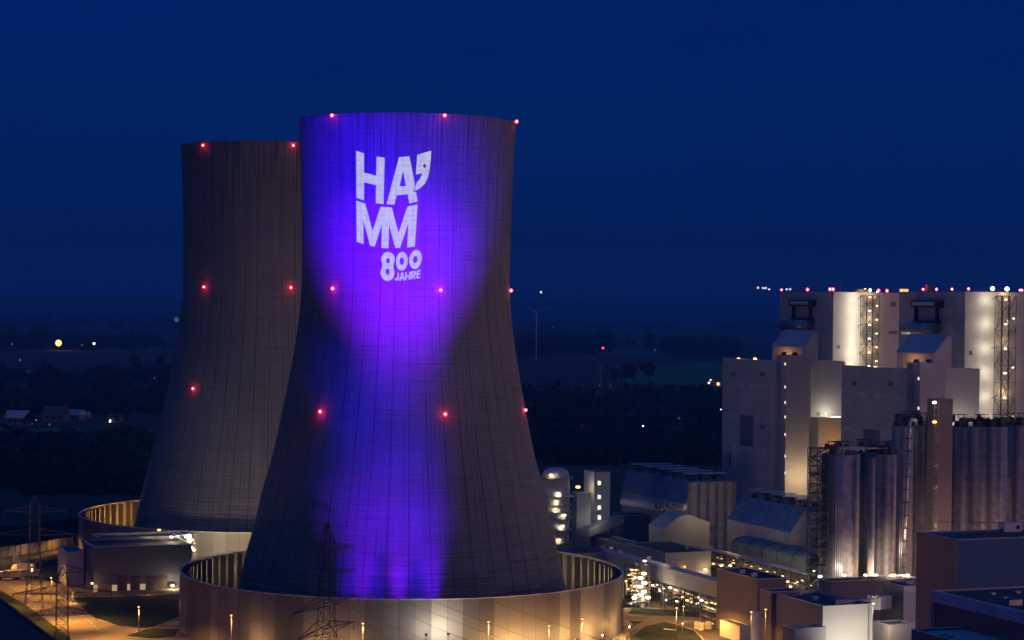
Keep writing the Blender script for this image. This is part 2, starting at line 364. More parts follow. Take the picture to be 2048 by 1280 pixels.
def tower_mat():
    m, N, L, p = newmat('tower_concrete'); p.inputs['Roughness'].default_value = 0.95
    tc = N.new('ShaderNodeTexCoord'); sp = N.new('ShaderNodeSeparateXYZ'); L.new(tc.outputs['Object'], sp.inputs[0])
    at = N.new('ShaderNodeMath'); at.operation = 'ARCTAN2'; L.new(sp.outputs['Y'], at.inputs[0]); L.new(sp.outputs['X'], at.inputs[1])
    an = N.new('ShaderNodeMath'); an.operation = 'MULTIPLY'; L.new(at.outputs[0], an.inputs[0]); an.inputs[1].default_value = 36.0
    cb = N.new('ShaderNodeCombineXYZ'); L.new(an.outputs[0], cb.inputs[0]); L.new(sp.outputs['Z'], cb.inputs[1])
    def noise(sx, sy, sc, det, lo, hi, dark):
        mp = N.new('ShaderNodeMapping'); mp.inputs['Scale'].default_value = (sx, sy, 1); L.new(cb.outputs[0], mp.inputs[0])
        n = N.new('ShaderNodeTexNoise'); n.inputs['Scale'].default_value = sc; n.inputs['Detail'].default_value = det; L.new(mp.outputs[0], n.inputs['Vector'])
        c = N.new('ShaderNodeValToRGB'); c.color_ramp.elements[0].position = lo; c.color_ramp.elements[1].position = hi
        c.color_ramp.elements[0].color = (dark,) * 3 + (1,); c.color_ramp.elements[1].color = (1, 1, 1, 1); L.new(n.outputs['Fac'], c.inputs[0]); return c.outputs[0], n.outputs['Fac']
    def line(sock, per, wid, dark, jit=None):
        a = N.new('ShaderNodeMath'); a.operation = 'DIVIDE'; L.new(sock, a.inputs[0]); a.inputs[1].default_value = per
        b = N.new('ShaderNodeMath'); b.operation = 'FRACT'; L.new(a.outputs[0], b.inputs[0])
        c = N.new('ShaderNodeMath'); c.operation = 'LESS_THAN'; L.new(b.outputs[0], c.inputs[0]); c.inputs[1].default_value = wid
        # the line fades in and out with a noise
        q = N.new('ShaderNodeMath'); q.operation = 'MULTIPLY'; L.new(c.outputs[0], q.inputs[0]); L.new(jit, q.inputs[1])
        r = N.new('ShaderNodeMath'); r.operation = 'MULTIPLY'; L.new(q.outputs[0], r.inputs[0]); r.inputs[1].default_value = dark
        s = N.new('ShaderNodeMath'); s.operation = 'SUBTRACT'; s.inputs[0].default_value = 1; L.new(r.outputs[0], s.inputs[1]); return s.outputs[0]
    big, _ = noise(0.03, 0.03, 1.0, 6, 0.3, 0.7, 0.80)
    streak, _ = noise(1.6, 0.014, 1.0, 6, 0.3, 0.62, 0.82)
    bands, _ = noise(0.05, 1.0, 1.0, 4, 0.36, 0.6, 0.90)
    fine, _ = noise(2.5, 2.5, 1.0, 4, 0.2, 0.8, 0.78)
    _, jv = noise(0.35, 0.05, 1.0, 4, 0, 1, 0); _, jh = noise(0.08, 0.4, 1.0, 4, 0, 1, 0)
    def sharpen(s, a, b):
        r = N.new('ShaderNodeMapRange'); L.new(s, r.inputs[0]); r.inputs[1].default_value = a; r.inputs[2].default_value = b; return r.outputs[0]
    v1 = line(an.outputs[0], 1.22, 0.25, 0.30, sharpen(jv, 0.46, 0.66)); h1 = line(sp.outputs['Z'], 1.3, 0.26, 0.26, sharpen(jh, 0.46, 0.66))
    v2 = line(an.outputs[0], 4.88, 0.09, 0.30, sharpen(jv, 0.25, 0.5))
    rs, _ = noise(1.1, 0.02, 1.0, 5, 0.4, 0.6, 0.62)
    rz = N.new('ShaderNodeMapRange'); L.new(sp.outputs['Z'], rz.inputs[0]); rz.inputs[1].default_value = 118; rz.inputs[2].default_value = 163
    rm = N.new('ShaderNodeMix'); rm.data_type = 'RGBA'; L.new(rz.outputs[0], rm.inputs['Factor']); rm.inputs[6].default_value = (1, 1, 1, 1); L.new(rs, rm.inputs[7])
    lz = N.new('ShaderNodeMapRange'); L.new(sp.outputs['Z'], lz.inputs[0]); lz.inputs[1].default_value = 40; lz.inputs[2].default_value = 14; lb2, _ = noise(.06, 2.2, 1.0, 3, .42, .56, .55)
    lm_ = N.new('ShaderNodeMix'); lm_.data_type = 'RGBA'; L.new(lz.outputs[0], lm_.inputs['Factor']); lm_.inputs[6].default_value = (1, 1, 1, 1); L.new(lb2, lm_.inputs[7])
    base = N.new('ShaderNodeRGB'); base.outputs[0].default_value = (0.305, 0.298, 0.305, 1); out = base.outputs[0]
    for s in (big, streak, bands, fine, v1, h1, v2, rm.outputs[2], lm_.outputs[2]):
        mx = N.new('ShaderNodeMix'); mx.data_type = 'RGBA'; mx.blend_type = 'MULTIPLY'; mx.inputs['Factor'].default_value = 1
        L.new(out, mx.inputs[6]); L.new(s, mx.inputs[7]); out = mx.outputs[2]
    L.new(out, p.inputs['Base Color']); return m
towm = tower_mat(); towm.node_tree.nodes['Principled BSDF'].inputs['Specular IOR Level'].default_value = .05
def wall_mat(name, seedoff):
    m, N, L, p = newmat(name); p.inputs['Roughness'].default_value = 0.55; p.inputs['Specular IOR Level'].default_value = 0.15
    tc = N.new('ShaderNodeTexCoord'); sp = N.new('ShaderNodeSeparateXYZ'); L.new(tc.outputs['Object'], sp.inputs[0])
    at = N.new('ShaderNodeMath'); at.operation = 'ARCTAN2'; L.new(sp.outputs['Y'], at.inputs[0]); L.new(sp.outputs['X'], at.inputs[1])
    k = N.new('ShaderNodeMath'); k.operation = 'MULTIPLY_ADD'; L.new(at.outputs[0], k.inputs[0]); k.inputs[1].default_value = 94 / (2 * math.pi); k.inputs[2].default_value = 200
    fl = N.new('ShaderNodeMath'); fl.operation = 'FLOOR'; L.new(k.outputs[0], fl.inputs[0])
    wn_ = N.new('ShaderNodeTexWhiteNoise'); wn_.noise_dimensions = '1D'; L.new(fl.outputs[0], wn_.inputs['W'])
    cr = N.new('ShaderNodeValToRGB'); L.new(wn_.outputs['Value'], cr.inputs[0])
    cr.color_ramp.elements[0].color = (0.11, 0.10, 0.105, 1); cr.color_ramp.elements[1].color = (0.27, 0.255, 0.24, 1)
    fr = N.new('ShaderNodeMath'); fr.operation = 'FRACT'; L.new(k.outputs[0], fr.inputs[0])
    se = N.new('ShaderNodeMath'); se.operation = 'LESS_THAN'; L.new(fr.outputs[0], se.inputs[0]); se.inputs[1].default_value = 0.05
    z1 = N.new('ShaderNodeMath'); z1.operation = 'DIVIDE'; L.new(sp.outputs['Z'], z1.inputs[0]); z1.inputs[1].default_value = 0.62
    z2 = N.new('ShaderNodeMath'); z2.operation = 'FRACT'; L.new(z1.outputs[0], z2.inputs[0])
    z3 = N.new('ShaderNodeMath'); z3.operation = 'LESS_THAN'; L.new(z2.outputs[0], z3.inputs[0]); z3.inputs[1].default_value = 0.3
    z4 = N.new('ShaderNodeMath'); z4.operation = 'MULTIPLY'; L.new(z3.outputs[0], z4.inputs[0]); z4.inputs[1].default_value = 0.2
    s5 = N.new('ShaderNodeMath'); s5.operation = 'MULTIPLY'; L.new(se.outputs[0], s5.inputs[0]); s5.inputs[1].default_value = 0.28
    ad = N.new('ShaderNodeMath'); ad.operation = 'ADD'; L.new(z4.outputs[0], ad.inputs[0]); L.new(s5.outputs[0], ad.inputs[1])
    sb = N.new('ShaderNodeMath'); sb.operation = 'SUBTRACT'; sb.inputs[0].default_value = 1; L.new(ad.outputs[0], sb.inputs[1])
    mx = N.new('ShaderNodeMix'); mx.data_type = 'RGBA'; mx.blend_type = 'MULTIPLY'; mx.inputs['Factor'].default_value = 1
    L.new(cr.outputs[0], mx.inputs[6]); L.new(sb.outputs[0], mx.inputs[7]); L.new(mx.outputs[2], p.inputs['Base Color']); return m
wallm = wall_mat('sound_wall_sheets', 0)
finm = mat('fin_metal', (0.05, 0.05, 0.05), 0.6, 0.2)
innerm = mat('inner_wall', (0.40, 0.36, 0.30), 0.8)

def make_tower(C, label, reds, s_=1.0):
    t = thing('cooling_tower', label, 'cooling tower', (C.x, C.y, 0))
    prof = SP + [(35.5, 162.9), (35.5, 163.7), (34.8, 163.7), (34.6, 161)] + [(r - 0.9, z) for r, z in reversed(SP[:-4])]
    prof = [(r * s_, max(-1, 105 + (z - 105) * s_)) for r, z in prof]
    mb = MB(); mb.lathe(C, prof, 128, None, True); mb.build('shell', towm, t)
    # raking legs under the shell
    lg = MB(); n = 48
    for k in range(n):
        a = 2 * math.pi * k / n
        for s in (-1, 1):
            b = a + s * math.pi / n
            lg.bar(C + Vector((59 * math.cos(a), 59 * math.sin(a), 0)), C + Vector((56.4 * math.cos(b), 56.4 * math.sin(b), 9.2)), 0.5)
    lg.build('support_legs', conc, t)
    for (px, py) in reds:
        p = on_tower(C, px, py, 0, s_); n_ = Vector((p.x - C.x, p.y - C.y, 0)).normalized(); q = p + n_ * 0.7
        l = MB(); l.bar(p, q, 0.1, steel); l.ball(q, 0.55, E_RED, 8, 1.0); l.ball(q + to_cam(q) * 0.5, 0.2, E_REDC, 6)
        l.build('warning_light', None, t)
        light(q + n_ * 1.6, 130, REDC, 0.3)
    return t
C1 = Vector((W(805.5, 1138, 685).x, 685, 0)); C1.x = (G(800, 1250).x / G(800, 1250).y) * 685
d = ray(804.5, 1250); C1 = Vector((d.x * 685, 685, 0))
S2 = 1.12; d = ray(539, 1150); C2 = Vector((d.x * 805 * S2, 805 * S2, 0))
REDS1 = [(667, 231), (888, 231), (1029, 243), (668, 577), (880, 580), (1018, 581), (643, 823), (889, 828), (1047, 820)]
REDS2 = [(408, 291), (586, 291), (410, 574), (581, 575), (388, 777)]
T1 = make_tower(C1, 'tall concrete cooling tower lit violet with white projected lettering', REDS1)
T2 = make_tower(C2, 'dark unlit concrete cooling tower standing behind the violet one', REDS2, S2)

def sound_wall(C, rad, h, label, skip=None, nf=94, fins=(), inner=None):
    t = thing('sound_wall', label, 'wall', (C.x, C.y, 0))
    mb = MB(); w = 0.5
    for k in range(nf):
        a0 = 2 * math.pi * k / nf; a1 = 2 * math.pi * (k + 1) / nf; am = (a0 + a1) / 2
        m_ = C + Vector((rad * math.cos(am), rad * math.sin(am), 0))
        if skip and skip(m_): continue
        q = [C + Vector((r * math.cos(a), r * math.sin(a), 0)) for r, a in ((rad - w, a0), (rad, a0), (rad, a1), (rad - w, a1))]
        mb.hexa(q + [p + Z * h for p in q])
    mb.build('panel_ring', wallm, t)
    cp = MB()
    for k in range(nf):
        a0 = 2 * math.pi * k / nf; a1 = 2 * math.pi * (k + 1) / nf; am = (a0 + a1) / 2
        if skip and skip(C + Vector((rad * math.cos(am), rad * math.sin(am), 0))): continue
        q = [C + Vector((r * math.cos(a), r * math.sin(a), h + 0.01)) for r, a in ((rad - w - .1, a0), (rad + .12, a0), (rad + .12, a1), (rad - w - .1, a1))]
        cp.hexa(q + [p + Z * 0.22 for p in q])
    cp.build('wall_cap', trim, t)
    for k in fins:
        a = 2 * math.pi * k / nf
        u = Vector((math.cos(a), math.sin(a), 0)); v = Vector((-u.y, u.x, 0))
        fb = MB(); O = C + u * (rad - w - 2.4)
        fb.box(O - v * 0.55, u, v, 2.3, 1.1, 0.1, h - 0.3); fb.build('fin', finm, t)
    return t
# fins only on the parts of each ring whose inner face the photograph shows
def ring_idx(C, rad, x0, x1, nf=94):
    out = []
    for k in range(nf):
        a = 2 * math.pi * k / nf; p = C + Vector(((rad - 2) * math.cos(a), (rad - 2) * math.sin(a), 12))
        if a > 0 and a < math.pi and x0 <= proj(p)[0] <= x1: out.append(k)
        elif (k >= nf - 8 or a > math.pi and a < math.pi + .5) and x0 <= proj(p)[0] <= x1: out.append(k)
    return out
SW1 = sound_wall(C1, 72, 18, 'round corrugated metal wall encircling the foot of the violet tower', fins=ring_idx(C1, 72, 1105, 1260) + ring_idx(C1, 72, 350, 520))
SW2 = sound_wall(C2, 72 * S2, 14, 'round metal wall encircling the foot of the dark tower', skip=lambda p: (p - C1).length < 74, fins=ring_idx(C2, 72 * S2, 150, 300))

# ------------------------------------------------------------------ projected lettering: the projector's light is put in as glowing decals
def zz(pts, ox, oy, s): return [(ox + x / s, oy + y / s) for x, y in pts]
H_ = zz([(132, 122), (296, 180), (300, 590), (558, 652), (570, 248), (742, 270), (716, 1262), (550, 1240), (556, 858), (300, 796), (296, 1180), (138, 1125)], 700, 290, 10.667)
A_ = zz([(1045, 262), (1268, 240), (1392, 880), (1358, 1000), (1408, 1000), (1445, 1205), (1268, 1245), (1228, 1050), (995, 1075), (950, 1270), (780, 1262)], 700, 290, 10.667)
A_h = zz([(1135, 545), (1195, 880), (1055, 880)], 700, 290, 10.667)
C_ = zz([(1435, 210), (1732, 118), (1722, 320), (1700, 520), (1660, 700), (1600, 820), (1520, 900), (1440, 955), (1380, 975), (1400, 890), (1428, 795), (1500, 715), (1545, 600), (1405, 628)], 700, 290, 10.667)
C_h = zz([(1590 + 30 * math.cos(a * math.pi / 5), 445 + 46 * math.sin(a * math.pi / 5)) for a in range(10)], 700, 290, 10.667)
M_ = zz([(135, 118), (325, 185), (482, 770), (650, 250), (890, 265), (1035, 810), (1228, 245), (1440, 203), (1382, 1100), (1218, 1120), (1246, 595), (1068, 1130), (965, 1130), (832, 625), (820, 1138), (668, 1128), (682, 620), (525, 1100), (430, 1085), (285, 545), (288, 1045), (142, 995)], 700, 390, 10.667)
def ell(cx, cy, rx, ry, tilt=0, n=28):
    return zz([(cx + rx * math.cos(t) * math.cos(tilt) - ry * math.sin(t) * math.sin(tilt), cy + rx * math.cos(t) * math.sin(tilt) + ry * math.sin(t) * math.cos(tilt)) for t in [2 * math.pi * i / n for i in range(n)]], 750, 490, 16)
N8 = [ell(415, 455, 218, 232, 0), ell(400, 880, 222, 268, 0), zz([(235, 560), (590, 560), (590, 760), (230, 760)], 750, 490, 16)]
N8h = [ell(414, 503, 62, 88, 0, 16), ell(400, 853, 66, 102, 0, 16)]
N0 = [ell(860, 520, 190, 300, .07), ell(1296, 460, 196, 308, .14)]
N0h = [ell(856, 520, 72, 118, .05, 16), ell(1291, 462, 74, 118, .12, 16)]
def strokes(lines, w):
    out = []
    for a, b in lines:
        a = Vector(a + (0,)); b = Vector(b + (0,)); d = (b - a).normalized(); n = Vector((-d.y, d.x, 0)) * w / 2; e_ = d * w * .35
        out.append(zz([tuple((p)[:2]) for p in (a + n - e_, a - n - e_, b - n + e_, b + n + e_)], 750, 490, 16))
    return out
JA = strokes([((745, 905), (730, 1070)), ((730, 1070), (692, 1120)), ((692, 1120), (650, 1080)),
              ((865, 890), (795, 1125)), ((870, 890), (920, 1115)), ((820, 1060), (905, 1050)),
              ((992, 890), (980, 1105)), ((1120, 875), (1100, 1090)), ((990, 1005), (1110, 985)),
              ((1185, 860), (1170, 1080)), ((1190, 862), (1275, 860)), ((1280, 860), (1288, 940)), ((1288, 945), (1190, 985)), ((1225, 985), (1275, 1065)),
              ((1360, 830), (1345, 1045)), ((1365, 835), (1455, 812)), ((1360, 935), (1440, 920)), ((1350, 1045), (1432, 1035))], 46)
def inside(p, poly):
    x, y = p; r = False; n = len(poly)
    for i in range(n):
        x0, y0 = poly[i]; x1, y1 = poly[(i + 1) % n]
        if (y0 > y) != (y1 > y) and x < (x1 - x0) * (y - y0) / (y1 - y0) + x0: r = not r
    return r
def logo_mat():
    m, N, L, p = newmat('projection_glow_decal'); p.inputs['Base Color'].default_value = (.06, .06, .06, 1); p.inputs['Roughness'].default_value = 1; p.inputs['Specular IOR Level'].default_value = 0
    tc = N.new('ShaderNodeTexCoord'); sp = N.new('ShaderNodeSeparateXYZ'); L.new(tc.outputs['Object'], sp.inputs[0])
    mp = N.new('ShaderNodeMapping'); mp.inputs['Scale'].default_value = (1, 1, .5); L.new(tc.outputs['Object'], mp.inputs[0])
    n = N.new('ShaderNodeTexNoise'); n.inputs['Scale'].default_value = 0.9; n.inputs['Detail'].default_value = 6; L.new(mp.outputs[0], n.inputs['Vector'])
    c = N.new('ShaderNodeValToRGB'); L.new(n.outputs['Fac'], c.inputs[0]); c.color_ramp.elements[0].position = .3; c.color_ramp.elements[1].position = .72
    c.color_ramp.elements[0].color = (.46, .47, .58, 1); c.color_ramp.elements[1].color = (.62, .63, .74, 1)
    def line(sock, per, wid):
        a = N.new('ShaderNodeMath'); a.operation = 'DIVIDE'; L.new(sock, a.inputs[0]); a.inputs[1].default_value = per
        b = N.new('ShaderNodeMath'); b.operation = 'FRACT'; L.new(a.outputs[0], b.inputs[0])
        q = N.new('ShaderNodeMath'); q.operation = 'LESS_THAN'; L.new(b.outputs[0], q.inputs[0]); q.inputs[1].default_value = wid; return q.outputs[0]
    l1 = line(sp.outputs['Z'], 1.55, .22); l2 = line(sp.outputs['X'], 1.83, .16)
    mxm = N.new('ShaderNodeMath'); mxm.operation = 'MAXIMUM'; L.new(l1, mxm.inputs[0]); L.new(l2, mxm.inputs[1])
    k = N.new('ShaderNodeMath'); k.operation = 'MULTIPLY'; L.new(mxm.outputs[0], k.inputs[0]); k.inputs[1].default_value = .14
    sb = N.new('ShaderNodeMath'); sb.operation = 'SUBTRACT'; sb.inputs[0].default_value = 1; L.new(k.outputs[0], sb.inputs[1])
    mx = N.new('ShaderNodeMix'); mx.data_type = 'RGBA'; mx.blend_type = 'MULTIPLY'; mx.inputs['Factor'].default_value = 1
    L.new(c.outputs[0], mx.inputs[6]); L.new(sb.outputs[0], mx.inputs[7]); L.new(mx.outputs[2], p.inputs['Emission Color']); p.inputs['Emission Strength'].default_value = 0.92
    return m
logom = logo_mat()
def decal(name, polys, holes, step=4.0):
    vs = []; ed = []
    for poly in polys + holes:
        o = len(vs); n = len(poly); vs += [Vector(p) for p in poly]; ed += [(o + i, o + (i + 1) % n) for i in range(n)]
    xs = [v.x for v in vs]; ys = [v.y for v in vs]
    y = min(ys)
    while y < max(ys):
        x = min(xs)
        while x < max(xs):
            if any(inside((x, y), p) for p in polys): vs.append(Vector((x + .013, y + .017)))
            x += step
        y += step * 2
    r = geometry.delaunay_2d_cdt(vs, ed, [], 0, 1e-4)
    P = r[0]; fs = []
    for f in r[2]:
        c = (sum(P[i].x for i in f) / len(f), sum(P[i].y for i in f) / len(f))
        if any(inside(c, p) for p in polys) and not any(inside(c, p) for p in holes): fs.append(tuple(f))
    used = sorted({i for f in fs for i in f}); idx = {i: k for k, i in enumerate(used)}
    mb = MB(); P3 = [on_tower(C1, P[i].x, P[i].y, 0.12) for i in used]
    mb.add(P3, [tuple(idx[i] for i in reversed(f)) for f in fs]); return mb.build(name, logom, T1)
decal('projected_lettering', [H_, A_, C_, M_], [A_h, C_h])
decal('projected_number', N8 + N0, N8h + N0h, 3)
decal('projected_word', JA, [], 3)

# violet projector in front of the tower and floodlights behind the wall's rim
VIO = (0.125, 0.0, 1.0)
def aim_spot(src, tx, ty, power, cone, blend, col, scale=None, rad=0.5):
    tgt = on_tower(C1, tx, ty); k = (tgt - src).length / 290
    o = light(src, power * k * k, col, rad, 'SPOT', aim=tgt, cone=cone / k, blend=blend, scale=scale)
    o.visible_volume_scatter = False
    return o
src = C1 + Vector((20, -330, 22))
aim_spot(src, 780, 405, 1.25e7, 16.5, 1.0, (0.05, 0.0, 1.0))
aim_spot(src, 797, 535, 1.35e7, 12.0, 1.0, (0.20, 0.0, 1.0))
aim_spot(src, 670, 360, 6.5e6, 12.5, 1.0, (0.0, 0.0, 1.0))
aim_spot(src, 797, 655, 6.0e6, 8.0, 1.0, (0.17, 0.0, 1.0))
aim_spot(src, 800, 740, 2.6e6, 7.0, 1.0, (0.14, 0.0, 1.0))
aim_spot(src, 715, 760, 2.6e6, 8.0, 1.0, (0.0, 0.0, 1.0))
aim_spot(src, 768, 850, 1.7e6, 8.5, 1.0, (0.0, 0.0, 1.0))
aim_spot(src, 765, 960, 2.3e6, 10.0, 1.0, (0.0, 0.0, 1.0))
aim_spot(src, 800, 1000, 1.3e6, 7.0, 1.0, (0.15, 0.0, 1.0))
aim_spot(src, 705, 1030, 2.0e6, 6.0, 1.0, (0.15, 0.0, 1.0))
aim_spot(src, 850, 1050, 1.6e6, 5.0, 1.0, (0.10, 0.0, 1.0))
floodm = mat('floodlight_body', (0.05, 0.05, 0.055), 0.5, 0.4)
FL = ['violet floodlight behind the wall rim beside the near pylon', 'violet floodlight behind the wall rim, second from the near pylon', 'violet floodlight behind the wall rim, third from the near pylon', 'violet floodlight behind the rim, third from the right end of the row',
      'violet floodlight behind the rim, second from the right end of the row', 'violet floodlight behind the rim at the right end of the row']
for i, (px, pw, col) in enumerate([(655, 1.1e4, (0.05, 0, 1)), (700, 2.6e4, (0.16, 0, 1)), (742, 1.5e4, (0.05, 0, 1)), (795, 3.0e4, (0.17, 0, 1)), (838, 1.3e4, (0.04, 0, 1)), (880, 2.4e4, (0.12, 0, 1))]):
    a = math.atan2(*reversed((W(px, 1190, 620) - C1)[:2])); u = Vector((math.cos(a), math.sin(a), 0))
    p = C1 + u * 69.8 + Z * 16.2
    t = thing('floodlight', FL[i], 'floodlight', p, 'floodlights at the foot of the violet tower')
    fb = MB(); fb.cbox(p, 1.0, .5, .8); fb.bar(p - Z * .4, p - Z * 3, .1); fb.bar(p - Z * 3, p - Z * 3 + u * 2, .1); fb.build('housing', floodm, t)
    MB().ball(p - u * .45 + Z * .3, .22, E_WRM, 6).build('lens', None, t)
    light(p - u * 1.0 + Z * .6, pw * 2.3, col, .3, 'SPOT', aim=C1 + u * 50 + Z * 34, cone=125, blend=1.0, scale=(.19, 1, 1))

# ================================================================== RIGHT: POWER STATION BLOCKS
def roof_vent(t, p, sx=1.6, sy=1.6, h=1.0):
    v = MB(); v.cbox(Vector(p) + Z * h / 2, sx, sy, h, galv); v.cbox(Vector(p) + Z * (h + .1), sx * 1.2, sy * 1.2, .2, trim); return v.build('roof_vent', None, t)

def unit(OFF, tagtxt, seed, lamps=True):
    """one boiler block: all parts at picture positions of the farther unit, moved by OFF for the nearer one"""
    rnd = random.Random(seed)
    def sh(f):
        f.P = f.P + OFF; f.O = f.O + OFF; return f
    # boiler house
    f = sh(frame(1667, 584, 900, 1560, 1807)); t = building('boiler_house', tagtxt[0], f, clad, para=0.8)
    f0 = f; Pz = f.zt
    def on(fr, face, px, py):   # picture position of the farther unit -> this unit
        d_ = ray(px, py); n = B if face == 'A' else A; P0 = fr.P - OFF
        return CAM + d_ * ((P0 - CAM).dot(n) / d_.dot(n)) + OFF
    def fbox(fr, face, x0, y0, x1, y1, name, m, proud=.3, parent=None):
        p = on(fr, face, x0, y0); q = on(fr, face, x1, y1); d_ = A if face == 'A' else B; n = -B if face == 'A' else -A
        z0, z1 = sorted((p.z, q.z)); O = Vector((p.x, p.y, 0)) + n * proud
        return MB().box(O, d_, -n, (q - p).dot(d_), proud + .02, z0, z1).build(name, m, parent or fr.t)
    # air intake recess and tank on the left face
    fbox(f, 'A', 1633, 600, 1587, 612, 'intake_hood', steel, 2.5)
    fbox(f, 'A', 1626, 602.5, 1590, 609, 'intake_louvre', clad_w, 2.7)
    fbox(f, 'A', 1629, 636, 1592, 640, 'platform', steel, 3.0)
    for x in (1590, 1624):
        fbox(f, 'A', x + 1, 612, x - 1, 637, 'post', steel, 1.5)
    p = on(f, 'A', 1631, 652) - B * 4; q = on(f, 'A', 1583, 650) - B * 4
    MB().bar(p, q, 2.6, None, 16, True).build('drum', galv, t)
    for yy in (640, 700): 
        for (xa, xb) in ((1668, 1806),): fbox(f, 'B', xa, yy, xb, yy + .7, 'cladding_joint', trim, .05)
    for (xa, xb, ya, yb) in ((1780, 1792, 604, 614), (1778, 1794, 662, 668), (1674, 1680, 690, 698)): fbox(f, 'B', xa, ya, xb, yb, 'louvre', clad_d, .1)
    fbox(f, 'A', 1650, 592, 1647, 720, 'downpipe', trim, .2); fbox(f, 'B', 1800, 588, 1801.4, 720, 'downpipe', trim, .2)
    # lower blocks
    g2 = sh(frame(1622, 722, 884, 1603, 1690)); building('mid_block', tagtxt[1], g2, clad, para=0.4)
    g3 = sh(frame(1637, 836, 868, 1600, 1700)); building('low_block', tagtxt[2], g3, clad, para=0.4)
    d_ = fbox(g2, 'B', 1633, 824, 1640, 832, 'door', clad_d, .05); fbox(g2, 'B', 1650, 825, 1653, 831, 'lit_door', E_WIN, .07)
    light(on(g2, 'B', 1652, 833) - A * 5 + Z * .5, 2300, WHT, .8)
    # turbine block
    tb = sh(frame(1549, 722, 860, 1446, 1560)); building('turbine_block', tagtxt[3], tb, clad, para=0.6)
    fbox(tb, 'A', 1507, 832, 1480, 890, 'louvre_door', clad_b, .12)
    fbox(tb, 'A', 1549, 724, 1547.6, 960, 'drain_pipe', trim, .25)
    for yy in (770, 835, 900): fbox(tb, 'A', 1546, yy, 1447, yy + .5, 'cladding_joint', trim, .04)
    for (xa, xb, ya, yb) in ((1470, 1462, 745, 752), (1530, 1520, 745, 752), (1530, 1520, 850, 858), (1462, 1458, 905, 930)): fbox(tb, 'A', xa, ya, xb, yb, 'louvre', clad_b, .08)
    st = sh(frame(1573, 711, 856, 1551, 1620)); building('stair_tower', tagtxt[4], st, clad, para=0.4)
    for y in ((728, 774, 805, 834, 869, 912, 946) if seed == 1 else (739, 792, 823)):
        fbox(st, 'A', 1571.5, y - 2.4, 1569.2, y + 2.4, 'window', E_WIN, .05)
    light(on(st, 'B', 1600, 955) - A * 9, 5200, WRM, 1); light(on(g3, 'B', 1665, 890) - A * 8, 1500, SOD, 1)
    # conveyor head house with sloping roof
    D_ = 878
    e0 = W(1545, 693, D_) + OFF; e1 = W(1605, 696, D_) + OFF
    bot = on(st, 'B', 1600, 712).z
    h = thing('head_house', tagtxt[5], 'building', (e1.x, e1.y, bot - 4))
    wd = (solve(W(1605, 695, D_), A, 1545)); o = Vector((e1.x, e1.y, 0)); zl = e1.z; lens = 7.5
    pr = [o + Z * (bot - 6), o + B * lens + Z * (bot - 6), o + B * lens + Z * (zl + 6.3), o + B * (lens - 1.5) + Z * (zl + 6.8), o + Z * zl]
    MB().prism(pr, A * wd).build('wall', clad, h)
    ov = [o - B * .3 + Z * (zl + .1) - A * .3, o + B * (lens - 1.4) + Z * (zl + 7.15) - A * .3]
    MB().prism([ov[0], ov[1], ov[1] + Z * .25, ov[0] + Z * .25], A * (wd + .6)).build('roof', roofblue, h)
    light(o - B * 3.5 + A * wd * .5 + Z * (zl - 6), 1500, SOD, .6)
    # small penthouse fans on the stair tower
    for x in (1568, 1590):
        p = W(x, 707, 862) + OFF; MB().bar(Vector((p.x, p.y, st.zt - .4)), Vector((p.x, p.y, st.zt + 1.2)), 1.1, None, 10, True).build('roof_fan', steel, st.t)
    # lattice stair mast in front of the right face
    lw = 6.2; p0 = on(f0, 'B', 1717, 600) - A * 6.8; O = Vector((p0.x, p0.y, 0))
    z1 = W(1717, 591, 893).z; z0 = 60 if OFF.length < 1 else 30
    mt = thing('stair_mast', tagtxt[6], 'stair tower', O + Z * z0)
    lm = MB(); lattice(lm, O, B, A, lw, 5.0, z0, z1, 12, .16); lattice(lm, O + B * 2.9, B, A, .3, 5, z0, z1, 12, .13); lm.build('frame', steel, mt)
    flr = MB(); nfl = 12
    for k in range(nfl):
        z = z0 + (z1 - z0) * k / nfl; flr.box(O + B * .3 + A * .3, B, A, lw - .6, 4.4, z, z + .12)
        zn = z0 + (z1 - z0) * (k + 1) / nfl; a, b = (O + B * .6, O + B * (lw - .6)) if k % 2 else (O + B * (lw - .6), O + B * .6)
        flr.bar(a + Z * z + A, b + Z * zn + A, .28)
    flr.build('stairs', galv, mt)
    for k in range(4):
        z = z1 - 0.3 - k * (z1 - z0) / 4.2; MB().bar(O + Z * z, O - B * 2.2 + Z * (z + .1) + A * .5, .14).bar(O - B * 2.2 + Z * (z + .1) + A * .5, O - B * 3.4 + Z * (z - 1) + A * 2, .14).build('bracket', steel, mt)
    ltop = z1 + .9
    for k in range(9):
        z = z0 + (ltop - z0) * (k + .35) / 8.6
        q = O + B * (1.3 if k % 3 else 1.3) + A * 4.0 + Z * z
        lamp(mt, O + B * 1.4 - A * .1 + Z * z, E_WHT if k % 4 else E_WRM, 0, r=.42)
        light(O - B * 2.8 + A * 3.2 + Z * z, 1050 if seed == 1 else 900, WHT, .7)
        if k % 2 or seed == 1: lamp(mt, O + B * (lw - 1.2) - A * .1 + Z * (z + 2.2), E_WRM, 0, r=.34); 
        light(O + B * (lw - 1.5) - A * 1.2 + Z * (z + 1.6), 260, WRM, .4)
        if k % 2 == 0: light(O + B * (lw - 1) + A * 4.6 + Z * (z + 2), 420, WRM, .5)
    f0.mast = (O, z0, z1)
    return f0, g2, g3, tb, st
U2OFF = -A * 99.0
